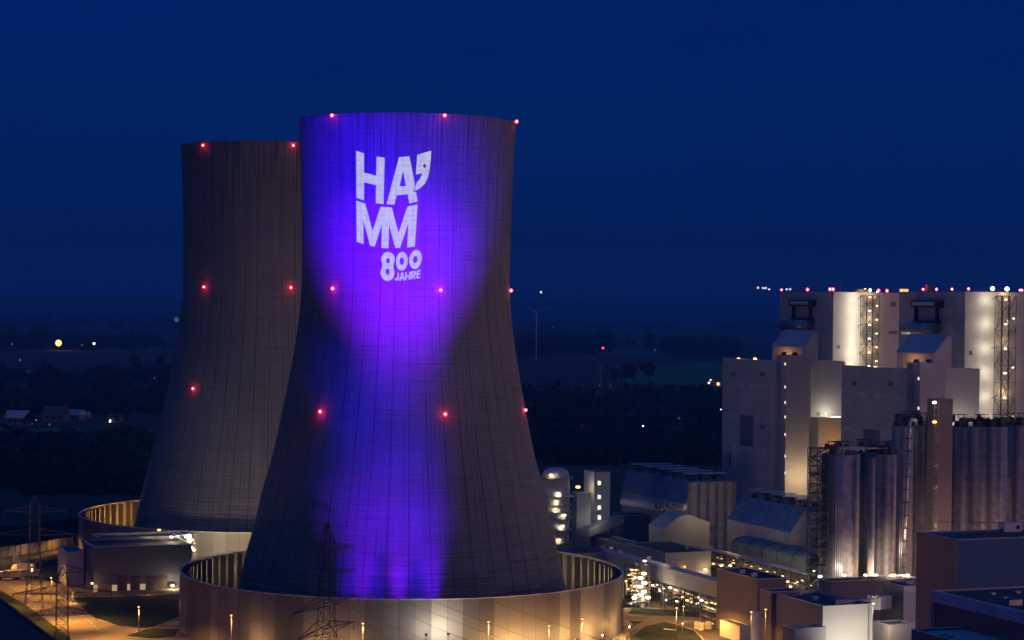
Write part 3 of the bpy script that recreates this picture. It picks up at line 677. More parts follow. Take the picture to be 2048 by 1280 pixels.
u1 = unit(Vector((0, 0, 0)), ['pale boiler house at far end, lattice mast lit on its right face', 'pale block between boiler house and stair tower, lit at its foot', 'low brownish block below the brightly lit terrace',
    'leftmost tall windowless block with two orange lamps on roof', 'slim stair tower with a column of lit windows', 'small sloping blue roofed head house above leftmost tall block', 'lit lattice stair mast between the two boiler house faces'], 1)
u2 = unit(U2OFF, ['pale boiler house nearest the right edge, floodlit beside its mast', 'pale block behind the silos joined to right boiler house', 'low block behind the tall silos',
    'dark windowless block with one orange lamp on roof, behind silos', 'mauve stair tower rising behind the silos with few lit windows', 'large sloping blue roofed head house beside right boiler house', 'tall lattice stair mast near right edge with lamps down its side'], 2)
# lamps on roofs
def roof_lamp(fr, px, py, e, pw, col, r=.5, up=.9):
    d_ = ray(px, py); P = CAM + d_ * ((fr.zt + up - CAM.z) / d_.z) if abs(d_.z) > .01 else None
    P = hit(px, py, fr.P, B)
    P = hit(px, py, fr.P + B * 1.5, B)
    zt = fr.zt; mb = MB(); mb.bar(Vector((P.x, P.y, zt - .6)), Vector((P.x, P.y, P.z)), .07, steel); mb.ball(P, r, e, 6, .65); mb.build('roof_lamp', None, fr.t)
    if pw: light(P + Vector((0, -1, .4)), pw, col, .4)
roof_lamp(u1[3], 1477, 717.5, E_SOD, 120, SOD, .75); roof_lamp(u1[3], 1510, 717.5, E_SOD, 120, SOD, .75)
roof_lamp(u2[3], 1750, 735, E_WRM, 120, WRM, .75)
def roof_red(fr, px, D, r=.5, dz=1.2, e=E_RED):
    d_ = ray(px, 584); P = Vector((CAM.x + d_.x * D, D, fr.zt + dz))
    mb = MB(); mb.bar(P - Z * (dz + .8), P, .07, steel); mb.ball(P, r, e, 7); 
    if e == E_RED: mb.ball(P + to_cam(P) * .4, r * .5, E_REDC, 5)
    mb.build('warning_light' if e == E_RED else 'roof_lamp', None, fr.t)
    if e == E_RED: light(P + Vector((0, -1, .2)), 60, REDC, .3)
for px, D in ((1563, 960), (1615, 935), (1660, 905), (1666, 906), (1757, 945), (1774, 950)): roof_red(u1[0], px, D, .55 if px < 1600 else .7)
for px, D in ((1846, 860), (1873, 850), (1904, 838), (1937, 812), (2040, 848), (2044, 850)): roof_red(u2[0], px, D, .5)
for px, D, e in ((1740, 940, E_WHT), (1730, 930, E_WRM)): roof_red(u1[0], px, D, .7, 1.3, e)
for px, D, e in ((1985, 836, E_WRM), (2014, 845, E_WHT)): roof_red(u2[0], px, D, .9, 1.6, e)
# roof gear
def roofgear(fr, px, D, kind, label, cat, nm, h=2, w=2):
    d_ = ray(px, 584); P = Vector((d_.x * D, D, fr.zt - .6)); t = thing(nm, label, cat, P)
    return t, P
t, P = roofgear(u1[0], 1681, 920, 0, 'thin antenna mast on the left boiler house roof', 'antenna', 'antenna_mast')
MB().bar(P, P + Z * 6.6, .09).bar(P, P + Z * 1.2, .3).build('mast', galv, t)
t, P = roofgear(u2[0], 1857, 860, 0, 'stubby reddish flue on the right boiler house roof', 'chimney', 'roof_flue')
MB().lathe(P, [(1.15, 0), (1.15, 3.6), (1.3, 3.6), (1.3, 3.9), (.9, 3.9)], 16).build('flue', clad_d, t); MB().cbox(P + Z * .3, 3.4, 3.4, .6).build('curb', conc, t)
t, P = roofgear(u1[0], 1808, 965, 0, 'glowing amber glazed cabin at the roof corner', 'cabin', 'roof_cabin')
MB().cbox(P + Z * 1.8, 2.8, 2.8, 2.0).build('glazing', emit('amber_glass', (1, .55, .16), 1.6), t); MB().cbox(P + Z * 2.95, 3.1, 3.1, .25).cbox(P + Z * .4, 3.0, 3.0, .8).build('frame', steel, t)
mbx = MB()
for k in range(4): mbx.bar(P + B * (-1.45 + k * .96) - A * 1.46 + Z * .8, P + B * (-1.45 + k * .96) - A * 1.46 + Z * 2.9, .07)
mbx.build('mullion', steel, t)
t, P = roofgear(u1[0], 1722, 925, 0, 'low amber lit equipment cabin above the left mast', 'cabin', 'roof_cabin')
MB().cbox(P + Z * 1.0, 6, 3, 2.0).build('wall', clad_w, t); MB().cbox(P + Z * 2.1, 6.3, 3.3, .2).build('roof', roofm, t); light(P - A * 3 + Z * 2.4 - B * 1, 120, SOD, .3)
rl = MB(); O = u1[0].O; S_, T_ = u1[0].S, u1[0].T
for fr_ in (u1[0], u2[0]):
    rl = MB(); q = [fr_.O + A * fr_.T, fr_.O, fr_.O + B * fr_.S]; handrail(rl, [p + Z * (fr_.zt - .1) for p in q], 1.1, 4, .03); rl.build('handrail', steel, fr_.t)

# ------------------------------------------------------------------ silos
def silo(px, w, yt, D, label, top=True, group=None):
    s = F / D; r = w / 2 / s; P = W(px, yt, D); c = Vector((P.x, P.y, 0)); zt = P.z
    t = thing('silo', label, 'silo', c, group)
    MB().lathe(Vector((c.x, c.y, 0)), [(r, 0), (r, zt), (r - .3, zt), (r - .3, zt - .2), (.01, zt - .1)], 36).build('shell', silo_c, t)
    jr = MB(); z = 7.0
    while z < zt - 2: jr.lathe(c, [(r + .01, z), (r + .07, z), (r + .07, z + .16), (r + .01, z + .16)], 36); z += 9.5 if top else 20
    jr.build('joint_ring', conc, t)
    rr = MB(); n = 16
    pts = [c + Vector((r * .97 * math.cos(2 * math.pi * k / n), r * .97 * math.sin(2 * math.pi * k / n), zt)) for k in range(n + 1)]
    handrail(rr, pts, 1.2, 2, .05); rr.build('handrail', steel, t)
    if top:
        g_ = MB(); rnd = random.Random(int(px * 7))
        for k in range(4):
            a = rnd.random() * 6.28; q = c + Vector((r * .5 * math.cos(a), r * .5 * math.sin(a), zt)); h = rnd.uniform(1, 3.2)
            MB().cbox(q + Z * h / 2, rnd.uniform(1, 2.6), rnd.uniform(1, 2.4), h).cbox(q + Z * (h + .1), .8, .8, .4).build('filter_unit', steel, t)
        fr = MB(); lattice(fr, c - B * r * .55 - A * r * .3, B, A, r * 1.1, r * .6, zt, zt + 4.2, 1, .1); fr.box(c - B * r * .6 - A * r * .35, B, A, r * 1.2, r * .7, zt + 4.2, zt + 4.4); fr.build('canopy', steel, t)
    return c, r, zt
GS = 'short front silos'; GT = 'tall silos by the lift tower'; GR = 'tall silos at the right'
S1 = silo(1681, 76, 908, 728, 'short stained silo beside the dark steel stair tower', group=GS)
silo(1731, 56, 903, 750, 'short silo recessed between the two front ones', group=GS)
S3 = silo(1770, 46, 908, 730, 'short front silo standing next to the tall bent pipe', group=GS)
silo(1744, 14, 915, 720, 'slim silo pipe in the gap between short front silos', top=False, group=GS)
silo(1806, 44, 852, 738, 'tall silo right behind the tall bent pipe', group=GT)
silo(1846, 56, 850, 744, 'tall silo just left of the lift tower ladder', group=GT)
silo(1820, 60, 846, 756, 'tall silo at back, between its two tall neighbours', group=GT)
silo(1922, 42, 853, 742, 'tall silo just right of the square lift tower', group=GR)
silo(1962, 42, 853, 739, 'tall silo second to the right of the lift tower', group=GR)
silo(1997, 36, 853, 736, 'tall silo in front of the lit lattice mast', group=GR)
silo(2032, 46, 850, 754, 'darkest tall silo at the right picture edge', group=GR)
# platforms linking the silo tops
for (xa, xb, y, D, lab) in ((1640, 1792, 900, 738, 'dark walkway across the short silo tops'), (1790, 1872, 846, 744, 'dark walkway across the tall silo tops left of the lift tower'), (1905, 2050, 846, 745, 'dark walkway across the right hand silo tops')):
    a = W(xa, y, D); b = W(xb, y, D); b.z = a.z; b.y = a.y
    t = thing('silo_walkway', lab, 'walkway', Vector((a.x, a.y, a.z))); L_ = b.x - a.x
    MB().box(Vector((a.x, a.y - 1, 0)), Vector((1, 0, 0)), Vector((0, 1, 0)), L_, 3, a.z + .5, a.z + .8).build('deck', steel, t)
    h_ = MB(); handrail(h_, [Vector((a.x, a.y - 1, a.z + .8)), Vector((b.x, a.y - 1, a.z + .8))], 1.3, 1.6, .05); h_.build('handrail', steel, t)
    u_ = MB(); rnd = random.Random(int(xa))
    for k in range(7):
        x = a.x + L_ * (k + rnd.random() * .6) / 7; h = rnd.uniform(1.5, 4)
        w_ = rnd.uniform(.8, 2.2); h *= .6; MB().box(Vector((x, a.y + .2, 0)), Vector((1, 0, 0)), Vector((0, 1, 0)), w_, 1.5, a.z + .8, a.z + .8 + h).bar(Vector((x + w_ / 2, a.y + 1, a.z + .8 + h)), Vector((x + w_ / 2, a.y + 1, a.z + 1.8 + h)), .1).build('filter_box', steel, t)
# bent pipe, pipe bundle
def pipe_thing(label, pts, r, m=pipem, name='pipe', cat='pipe', brackets=0, group=None):
    t = thing(name, label, cat, Vector((pts[0].x, pts[0].y, min(p.z for p in pts))), group)
    mb = MB(); mb.path(pts, r, None, 10)
    for p in pts[1:-1]: mb.ball(p, r, None, 8)
    mb.build('tube', m, t)
    if brackets:
        a, b = pts[0], pts[1]; k_ = MB()
        for i in range(1, brackets): q = a + (b - a) * i / brackets; k_.cbox(q, r * 2.8, r * 2.8, .35)
        k_.build('clamp', steel, t)
    return t
D_ = 724
pipe_thing('tall pale pipe bent over at its top beside the silos', [W(1806, 1160, D_), W(1819, 850, D_), W(1821, 842, D_), W(1826, 838, D_), W(1831, 841, D_), W(1833, 850, D_ + 6)], .62, brackets=12)
for i, x in enumerate((1671, 1675, 1679, 1683)):
    pipe_thing('thin vertical pipe climbing the short stained silo, %s of four' % ['leftmost', 'second from left', 'third from left', 'rightmost'][i], [W(x - 1, 1215, 716), W(x + 3, 905 + i * 2, 716), W(x + 7, 896 + i, 716), W(x + 14 + 20 * (i + 1), 893 + i, 720)], .14, group='pipes climbing the silo')
pipe_thing('pale inverted V pipe above the short silos', [W(1712, 904, 722), W(1721, 893, 722), W(1729, 904, 722)], .25)
pipe_thing('pair pipe left of the tall bent pipe', [W(1798, 1150, 722), W(1801, 1005, 722)], .2); pipe_thing('slim pipe hugging the tall bent pipe', [W(1802, 1150, 722), W(1805, 1010, 722)], .2)
# square lift tower and its lit ladder
f = frame(1877, 797, 730, 1873, 1906); f.T = 7; t = building('lift_tower', 'square mauve lift tower rising between the silo groups', f, clad_d, para=.3)
lt = thing('ladder_tower', 'narrow lit ladder shaft climbing beside the lift tower', 'ladder', Vector((W(1868, 1060, 727).x, 727, 20)))
lb = MB(); O = Vector((W(1867.5, 1000, 727).x, 727, 0)); lattice(lb, O, Vector((1, 0, 0)), Vector((0, 1, 0)), 1.3, 1.3, 14, W(1868, 800, 727).z, 26, .07); lb.build('frame', galv, lt)
tb_ = MB()
z = 15
while z < W(1868, 850, 727).z: tb_.box(O + Vector((.1, .1, 0)), Vector((1, 0, 0)), Vector((0, 1, 0)), 1.1, 1.1, z, z + .12); tb_.bar(O + Vector((.2, .3, z + .1)), O + Vector((1.1, .3, z + 1.32)), .12); z += 1.3
tb_.build('tread', galv, lt)
lamp(lt, W(1869, 805, 725.5), E_WHT, 300, WHT, .6); lamp(lt, W(1869, 844, 725.5), E_SOD, 200, SOD, .6)
for y in (880, 930, 975, 1010, 1050, 1080): light(W(1866, y, 729.5) + Vector((0.6, 0, 0)), 55, WRM, .2)
# low wall building in front of the silos
f = frame(1662, 1163, 697, 1640, 1834); f.T = 8; t = building('silo_base_building', 'low brown block running along the foot of the silos', f, clad_d, para=.3)
for x, pw, c_, e_ in ((1689, 1600, WHT, E_WHT), (1731, 900, WRM, E_WHT), (1752, 1500, WHT, E_WHT), (1785, 800, WHT, E_WHT), (1815, 1200, WHT, E_WHT)):
    p = W(x, 1150, 713); lamp(t, p, e_, 0, r=.5, name='silo_floodlight'); light(p + Vector((0, 1.5, 0)), pw * 1.8, c_, .5)
p = W(1788, 1150, 705); lamp(t, p, E_SOD, 300, SOD, .6, name='silo_floodlight')
for x, y, D, pw in ((1812, 1120, 715, 2600), (1846, 1110, 716, 3200), (1925, 1120, 712, 6500), (1962, 1120, 710, 6500), (2000, 1120, 708, 6500), (2040, 1120, 715, 4000)): light(W(x, y, D), pw * .45, (1, .62, .42), .8)
# dark steel stair tower in front of the silos
p = W(1617, 1190, 722); O = Vector((p.x, p.y, 0)); zt = W(1617, 897, 722).z
t = thing('steel_stair_tower', 'dark open steel stair tower at the left end of the silos', 'stair tower', O)
lb = MB(); lattice(lb, O, Vector((1, 0, 0)), Vector((0, 1, 0)), 6.6, 6, 0, zt, 13, .18); lattice(lb, O + Vector((3.3, 0, 0)), Vector((1, 0, 0)), Vector((0, 1, 0)), .2, 6, 0, zt, 13, .12); lb.build('frame', steel, t)
sb = MB()
for k in range(18):
    z = zt * k / 18; sb.box(O + Vector((.4, .4, 0)), Vector((1, 0, 0)), Vector((0, 1, 0)), 5.8, 5.2, z, z + .15)
    x0, x1 = (.8, 5.6) if k % 2 else (5.6, .8); sb.bar(O + Vector((x0, 1, z)), O + Vector((x1, 1, z + zt / 18)), .3)
sb.build('stairs', mat('stair_steel', (.09, .10, .11), .6), t)
pl = MB(); q = W(1616, 1165, 715); handrail(pl, [q, q + Vector((8, 0, 0))], 1.2, 1, .06); handrail(pl, [q + Z * 1.6, q + Vector((8, 0, 1.6))], 1.2, 1, .06); pl.build('railing', galv, t)
lamp(t, W(1640, 1153, 717), E_WHT, 900, WHT, .55); lamp(t, W(1628, 1142, 718), E_WRM, 250, WHT, .3)

# ------------------------------------------------------------------ front right buildings
f = frame(1915, 1079, 520, 1834, 2200, zb=0); t = building('service_building', 'tall dark blue faced block with roof cabin at right', f, mat('blue_shade_sheet', (.02, .12, .25), .6, 0, .1, .08, ribs=.06), para=.7)  # front face's shade painted in as blue, holding back the warm glow
f.t = t
facebox(f, 'A', 1844, 1148, 1841, 1160, 'louvre', black, .08); facebox(f, 'A', 1881, 1152, 1877, 1168, 'louvre', black, .08); facebox(f, 'A', 1856, 1178, 1843, 1195, 'vent_grille', black, .08)
facebox(f, 'A', 1849, 1144, 1845, 1146, 'louvre', black, .08); facebox(f, 'A', 1849, 1160, 1845, 1162, 'louvre', black, .08)
# skin on that block's left face, warm lamp glow painted in as brown
MB().box(f.O - B * .12, A, -B, f.T, -.1, 0, f.zt - .2).build('side_skin', mat('warm_glow_sheet', (.62, .30, .17), .7, 0, .1, .08, ribs=.06), t)
f2 = frame(2009, 1046, 545, 2004, 2044, zb=f.zt - .7); f2.T = 3; t2 = building('roof_cabin', 'pale blue cabin standing on the dark blue block', f2, clad_w, para=.1, cat='cabin'); facebox(f2, 'B', 2033, 1051, 2039, 1058, 'grille', black, .05)
t3 = thing('roof_rail', 'long thin rail laid across the dark blue block roof', 'rail', W(1905, 1074, 540)); a = W(1880, 1072, 560); a.z = f.zt + .2; b = W(2000, 1064, 560); b.z = a.z
rr = MB(); rr.bar(a, b, .08); rr.bar(a + A * .8, b + A * .8, .08)
for q in (.25, .75): rr.bar(a + (b - a) * q - Z * .8, a + (b - a) * q, .15)
rr.build('rail', galv, t3)
# flat roofed building nearest the camera
def far_left_box(px, py, D, La, Lb, zb):      # far left top corner given
    P = W(px, py, D); g_ = Frame(); g_.O = Vector((P.x, P.y, 0)) - A * La; g_.P = P - A * La; g_.zt = P.z; g_.zb = zb; g_.T = La; g_.S = Lb; return g_
f = far_left_box(1868, 1181, 455, 60, 70, 0); t = building('flat_roof_building', 'flat roofed brown building with mauve fascia at lower right corner', f, mat('brown_sheet', (.30, .13, .11), .7, 0, .1, .08, ribs=.08), para=.35)
MB().box(f.O - B * .5, A, -B, f.T + .3, -.48, f.zt - 2.4, f.zt - .02).build('fascia', mat('mauve_glow_fascia', (.62, .42, .52), .6), t)  # brightness from nearby plant lamps painted into the fascia's pale mauve
MB().box(f.O - B * .55 + A * (f.T + .2), A, B, .45, .4, 0, f.zt - .03).build('corner_post', mat('mauve_glow_fascia', (.62, .42, .52), .6), t)
for x, y in ((1985, 1189), (2010, 1198), (2035, 1186)):
    p = G(x, y, f.zt - .35); roof_vent(t, p, 1.0, 1.0, .25)
f = far_left_box(1823, 1258, 440, 45, 50, 0); t = building('low_annex', 'low annex with blue roof at the bottom right edge', f, clad_d, roofblue, para=.6)
for x, y in ((1885, 1272), (1900, 1276)): roof_vent(t, G(x, y, f.zt - .6), 1.2, .8, .4)

for fr_ in (f,):
    pass
t_ = thing('roof_plant', 'low air handling unit on the dark roof at lower right', 'roof unit', G(2026, 1212, 43)); p = G(2026, 1212, 43.2)
MB().cbox(p + Z * .8, 3.2, 2.0, 1.2).build('casing', galv, t_); MB().cbox(p + Z * 1.5, 2.6, 1.5, .2).build('lid', steel, t_)
# white floodlit building and its neighbours
f = frame(1646, 1212, 600, 1541, 1746); t = building('white_hall', 'brightly floodlit white hall at lower right', f, clad_w, para=1.0); fw = f
MB().box(f.O - B * .1 , A, -B, f.T, -.08, 0, f.zt - .16).build('side_skin', clad_d, t)
roof_vent(t, G(1598, 1190, f.zt - 1), 1.6, 1.6, 1.0); roof_vent(t, G(1628, 1201, f.zt - 1), 1.6, 1.6, 1.0)
q = G(1700, 1206, f.zt - 1); MB().cbox(q + Z * .6, 12, 4, 1.2).build('duct', galv, t)
f = frame(1588, 1257, 592, 1566, 1652, zb=0); t = building('white_annex', 'white annex one storey lower in front of the white hall', f, clad_w, para=.8); f.t = t
MB().box(f.O - B * .1, A, -B, f.T, -.08, 0, f.zt - .16).build('side_skin', clad_d, t); roof_vent(t, f.O + B * 6 + A * 2 + Z * (f.zt - .8), 3, 1.5, .6)
# flood lamp lighting the white hall
f = frame(1515, 1158, 655, 1434, 1573); t = building('switch_house', 'dark brown block where the covered conveyor ends', f, clad_d, para=.8); f.t = t; fs_ = f
roof_vent(t, G(1483, 1147, f.zt - .8), 2.0, 1.2, 1.0); roof_vent(t, G(1507, 1153, f.zt - .8), 2.0, 1.2, 1.0)
f = frame(1543, 1184, 625, 1520, 1600); t = building('link_block', 'dark plain block joining brown block and white hall', f, clad_d, para=.5)
# yellow lit round tank
c = W(1522, 1224, 640); t = thing('round_tank', 'yellow lit round tank under the street lamps', 'tank', Vector((c.x, c.y, 0)))
MB().lathe(Vector((c.x, c.y, 0)), [(3.0, 0), (3.0, c.z), (2.7, c.z + .2), (.01, c.z + .5)], 28).build('shell', clad_w, t)
# tall angled block with pale edge face
f = frame(1808, 1172, 640, 1763, 1833, zb=0); t = building('transfer_house', 'angular transfer house with pale right face beside the white hall', f, clad_w, para=.5); f.t = t
MB().box(f.O - B * .1, A, -B, f.T, -.08, 0, f.zt - .16).build('side_skin', mat('greenish_sheet', (.22, .25, .23), .6, ribs=.12), t)
facebox(f, 'A', 1800, 1164, 1790, 1160, 'roof_edge', trim, .2)
roof_vent(t, G(1817, 1168, f.zt - .5), 2.2, 1.2, .8)
a = W(1748, 1206, 628); b = face_pt(f, 'A', 1778, 1202)
t = thing('inclined_duct', 'short covered conveyor entering the transfer house', 'conveyor', a)
n = Vector((0, 0, 1)); d_ = (b - a).normalized(); s_ = d_.cross(Z).normalized() * 2; up = s_.cross(d_).normalized() * 1.9
MB().hexa([a - s_ - up, a + s_ - up, b + s_ - up, b - s_ - up, a - s_ + up, a + s_ + up, b + s_ + up, b - s_ + up]).build('casing', clad, t)
MB().hexa([a - s_ * 1.05 + up * 1.001, a + s_ * 1.05 + up * 1.001, b + s_ * 1.05 + up * 1.001, b - s_ * 1.05 + up * 1.001] + [p_ + up * .08 for p_ in (a - s_ * 1.05 + up, a + s_ * 1.05 + up, b + s_ * 1.05 + up, b - s_ * 1.05 + up)]).build('roof', roofblue, t)
tk = W(1748, 1193, 626); MB().bar(tk - Vector((1.2, 0, 0)), tk + Vector((1.2, 0, 0)), .6, None, 10, True).build('drive_drum', pipem, t)
light(W(1752, 1188, 621), 260, WHT, .4); light(W(1790, 1225, 618), 900, WHT, .4); light(W(1770, 1262, 615), 500, WRM, .4)
# roof terrace and racks below
f = frame(1776, 1250, 618, 1746, 1830); t = building('low_store', 'low brown roofed store between white hall and transfer house', f, clad_w, mat('brown_roof', (.2, .13, .09), .8), para=.3)

# ------------------------------------------------------------------ covered conveyor bridge
P1 = W(1436, 1165, 690); L_ = solve(P1, A, 1205)
t = thing('conveyor_bridge', 'long covered conveyor bridge with violet roof running from round wall', 'conveyor', Vector((P1.x, P1.y, 0)))
O = Vector((P1.x, P1.y, 0)); z1 = P1.z; z0 = z1 - 5.2
MB().box(O, A, B, L_, 4.2, z0, z1).build('casing', clad, t)
MB().box(O - B * .2, A, B, L_ + .2, 4.6, z1 + .01, z1 + .25).build('roof', roofblue, t)
for k, x in enumerate((1395, 1370, 1290, 1330)):
    s_ = solve(P1, A, x); q = O + A * s_
    tr = MB(); 
    for dx in (0, 4.0): tr.bar(q + B * dx, q + B * dx + Z * z0, .22); tr.bar(q + B * dx + A * 3, q + B * dx + A * 3 + Z * z0, .22)
    tr.bar(q, q + A * 3 + Z * z0, .14); tr.bar(q + A * 3, q + Z * z0, .14); tr.bar(q, q + B * 4 + Z * z0, .14)
    tr.build('trestle', steel, t)
for x, y in ((1240, 1106), (1296, 1118)):
    q = G(x, y, z1 + .25); roof_vent(t, q, 1.5, 1.5, .7)
light(W(1290, 1124, 742), 700, WHT, .4); lamp(t, W(1289, 1122, 741), E_WHT, 0, r=.5)
# shed behind the bridge
f = frame(1331, 1106, 765, 1252, 1422); t = building('shed', 'beige shed with dark roof behind the covered conveyor', f, clad, para=.5); f.t = t
facelamp(f, 'B', 1408, 1138, E_WRM, 380, WRM, .6, 1.0); facelamp(f, 'B', 1368, 1133, E_SOD, 50, SOD, .4)
light(W(1330, 1100, 745), 700, WRM, .5)
roof_vent(t, G(1373, 1100, f.zt - .5), 1.2, 1.2, 1.4)

# ------------------------------------------------------------------ halls in the middle distance
def prism_hall(label, px, py, D, xl, prof, wall, roof, name='hall'):
    """near left corner at eaves; prof = list of (distance along B, height above ground) outline of the gable"""
    P = W(px, py, D); T_ = solve(P, A, xl); O = Vector((P.x, P.y, 0)); t = thing(name, label, 'building', O)
    pts = [O] + [O + B * s_ + Z * z for s_, z in prof] + [O + B * prof[-1][0]]
    MB().prism(pts, A * T_).build('wall', wall, t)
    rb = MB()
    for (s0, za), (s1, zb_) in zip(prof, prof[1:]):
        a = O + B * s0 + Z * (za + .02) - A * .2; b = O + B * s1 + Z * (zb_ + .02) - A * .2
        rb.prism([a, b, b + Z * .25, a + Z * .25], A * (T_ + .4))
    rb.build('roof', roof, t); return t, O, T_, P.z
def fan_units(t, O, T_, rows, z, s0, ds, lab=None):
    k = 0
    for i in range(rows[0]):
        for j in range(rows[1]):
            c = O + B * (s0 + ds * j) + A * (T_ * (i + .5) / rows[0]); w = ds * .34
            mb = MB(); q = [c - B * w - A * w, c + B * w - A * w, c + B * w + A * w, c - B * w + A * w]; cc = c
            q0 = [cc + (p_ - cc) * .62 for p_ in q]
            mb.hexa([p_ + Z * z for p_ in q0] + [p_ + Z * (z + 1.8) for p_ in q], mat('fan_hood', (.10, .13, .16), .7)); mb.box(c - B * w * 1.25 - A * w * 1.25, B, A, w * 2.5, w * 2.5, z + 3.0, z + 3.25, mat('fan_metal', (.5, .55, .58), .6))
            for p_ in q: mb.bar(p_ + Z * (z + 1.8), p_ + Z * (z + 3.0), .12, steel)
            mb.build('roof_fan', None, t)
zE = W(1370, 1010, 840).z
t, O, T_, ze = prism_hall('hall with sloping blue side and dark roof fans in the distance', 1372, 1012, 840, 1243, [(0, zE), (2.5, zE + 9), (21, zE + 9)], clad, mat('dark_sheet', (.13, .22, .36), .6), 'fan_hall')
fan_units(t, O, T_, (5, 3), zE + 9, 5, 6.2)
sb = MB()
for k in range(6): sb.box(O + B * (1 + k * 4) - A * .3, B, A, 1.4, .28, 2, zE + 8.8)
sb.build('pilaster', galv, t); sb = MB()
for k in range(4): sb.box(O + B * .5 - A * .2, B, A, 20, .15, 3 + k * 4.5, 4.2 + k * 4.5)
sb.build('cladding_band', clad_w, t)
light(W(1410, 1040, 818), 900, WRM, 1); light(W(1440, 1030, 822), 500, WRM, 1)
zE = W(1580, 1066, 762).z
t, O, T_, ze = prism_hall('reddish gabled hall with roof fans beside the steel stair tower', 1580, 1066, 762, 1455, [(0, zE), (6.5, zE + 8.6), (16, zE + 8.6)], clad, mat('dark_sheet', (.13, .22, .36), .6), 'fan_hall')
fan_units(t, O, T_, (5, 2), zE + 8.6, 8.5, 5.0)
for x0, x1 in ((1492, 1485), (1569, 1553)):
    p = hit(x0, 1052, Vector((O.x, O.y, 0)), B); q = hit(x1, 1068, Vector((O.x, O.y, 0)), B)
    MB().box(Vector((p.x, p.y, 0)) - B * .2, A, B, (q - p).dot(A), .18, min(p.z, q.z) - 2, zE - .4).build('light_panel', clad_w, t)
light(W(1520, 1075, 738), 350, WRM, .8)
zE = W(1328, 1058, 822).z
t, O, T_, ze = prism_hall('hall with small blue roof and curved mauve gable', 1328, 1058, 822, 1298, [(0, zE), (3, zE + 2.3), (6, zE + 4.2), (9, zE + 5), (12, zE + 4.8), (16, zE + 3.2), (20, zE + 1.8)], clad, roofblue, 'gabled_hall')
f = frame(1250, 1031, 866, 1225, 1400); t = building('blue_hall', 'long dark blue wall behind the curved gable hall', f, clad_b, roofm, para=.3)
# long curved roof store
P = W(1616, 1116, 735); L_ = solve(P, A, 1462); O = Vector((P.x, P.y, 0)); t = thing('barrel_store', 'long store with curved greenish roof behind the pipe rack', 'building', O)
prof = [(7 - 7 * math.cos(math.pi * k / 12), P.z - 1 + 2.4 * math.sin(math.pi * k / 12)) for k in range(13)]
MB().prism([O] + [O + B * s_ + Z * z for s_, z in prof] + [O + B * 14], A * L_).build('shell', mat('greenish_sheet', (.22, .25, .23), .6, ribs=.12), t)
sb = MB()
for k in range(6): q = O + A * L_ * k / 5.2; sb.prism([q - B * .15 + Z * 0] + [q - B * .12 + B * s_ * 1.01 + Z * (z + .15) for s_, z in prof[:8]] + [q + B * 6], A * .3)
sb.build('rib', steel, t)
for x, y, D in ((1490, 1100, 765), (1520, 1108, 755), (1560, 1122, 745), (1590, 1128, 738)): light(W(x, y, D - 14), 380, WHT, .5)

# stair tower with four lit windows, annex
f = frame(1189, 944, 850, 1168, 1221); t = building('window_tower', 'pale square tower with four lit windows', f, clad_w, para=.3); f.t = t
for y in (966, 994, 1015, 1035): facebox(f, 'B', 1195.5, y - 4, 1201.5, y + 4, 'window', E_WIN, .05)
light(face_pt(f, 'A', 1184, 974) - B * 2.5, 260, WHT, .4)
f = frame(1154, 986, 842, 1146, 1182); t = building('pale_annex', 'pale annex left of the four window tower', f, clad_w, para=.3, walln='wall'); f.t = t
lamp(t, W(1156, 974, 850), E_SOD, 120, SOD, .75, name='roof_lamp'); lamp(t, W(1138, 990, 838), E_WRM, 60, WRM, .2)
# absorber vessel
c = W(1110, 1090, 838); c = Vector((c.x, c.y, 0)); zt = W(1112, 935, 838).z
t = thing('absorber_vessel', 'tall round vessel ringed by lit platforms beside the violet tower', 'vessel', c)
MB().lathe(c, [(5.6, 0), (5.6, zt - 4.5), (5.3, zt - 2.4), (4.4, zt - .9), (2.6, zt - .15), (.01, zt)], 36).build('shell', clad_w, t)
for k, (y, x, pw) in enumerate(((950, 1101, 260), (987, 1117, 260), (1003, 1113, 240), (1018, 1111, 240), (1031, 1134, 120), (1053, 1128, 300), (1080, 1118, 220))):
    zp = W(1110, y + 8, 832).z; rr = MB(); rr.lathe(c, [(5.6, zp), (7.2, zp), (7.2, zp + .15), (5.6, zp + .15)], 30)
    n = 20; handrail(rr, [c + Vector((7.1 * math.cos(2 * math.pi * i / n), 7.1 * math.sin(2 * math.pi * i / n), zp + .1)) for i in range(n // 2, n + 1)], 1.1, 2, .04); rr.build('platform', galv, t)
    d_ = ray(x, y); q = Vector((d_.x * 831.0, 831.0, W(x, y, 831).z)); 
    v_ = (q - c); v_.z = 0; v_ = v_.normalized(); q = c + v_ * 6.5 + Z * q.z
    lamp(t, q, E_WHT if k % 3 else E_WRM, pw, WHT if k % 2 else WRM, .5, off=Vector((0, -.5, -.5)))
lb = MB(); lattice(lb, W(1132, 1090, 832) * 1.0 - Z * W(1132, 1090, 832).z, Vector((1, 0, 0)), Vector((0, 1, 0)), 2.4, 2.4, 0, W(1132, 1015, 832).z, 8, .1); lb.build('ladder_frame', galv, t)
# cone roofed tank by the wall
c = W(1160, 1100, 782); zt = c.z; c = Vector((c.x, c.y, 0)); t = thing('cone_roof_tank', 'squat tank with ribbed conical roof behind the round wall', 'tank', c)
MB().lathe(c, [(8.4, 0), (8.4, zt)], 40).build('shell', clad, t); MB().lathe(c, [(8.7, zt), (8.7, zt + .25), (.6, zt + 1.9), (.01, zt + 1.9)], 40, None, False).build('roof', roofm, t)
rr = MB()
for k in range(16): a = 2 * math.pi * k / 16; rr.bar(c + Vector((8.5 * math.cos(a), 8.5 * math.sin(a), zt + .35)), c + Z * (zt + 2.0), .08)
rr.build('roof_rib', galv, t)
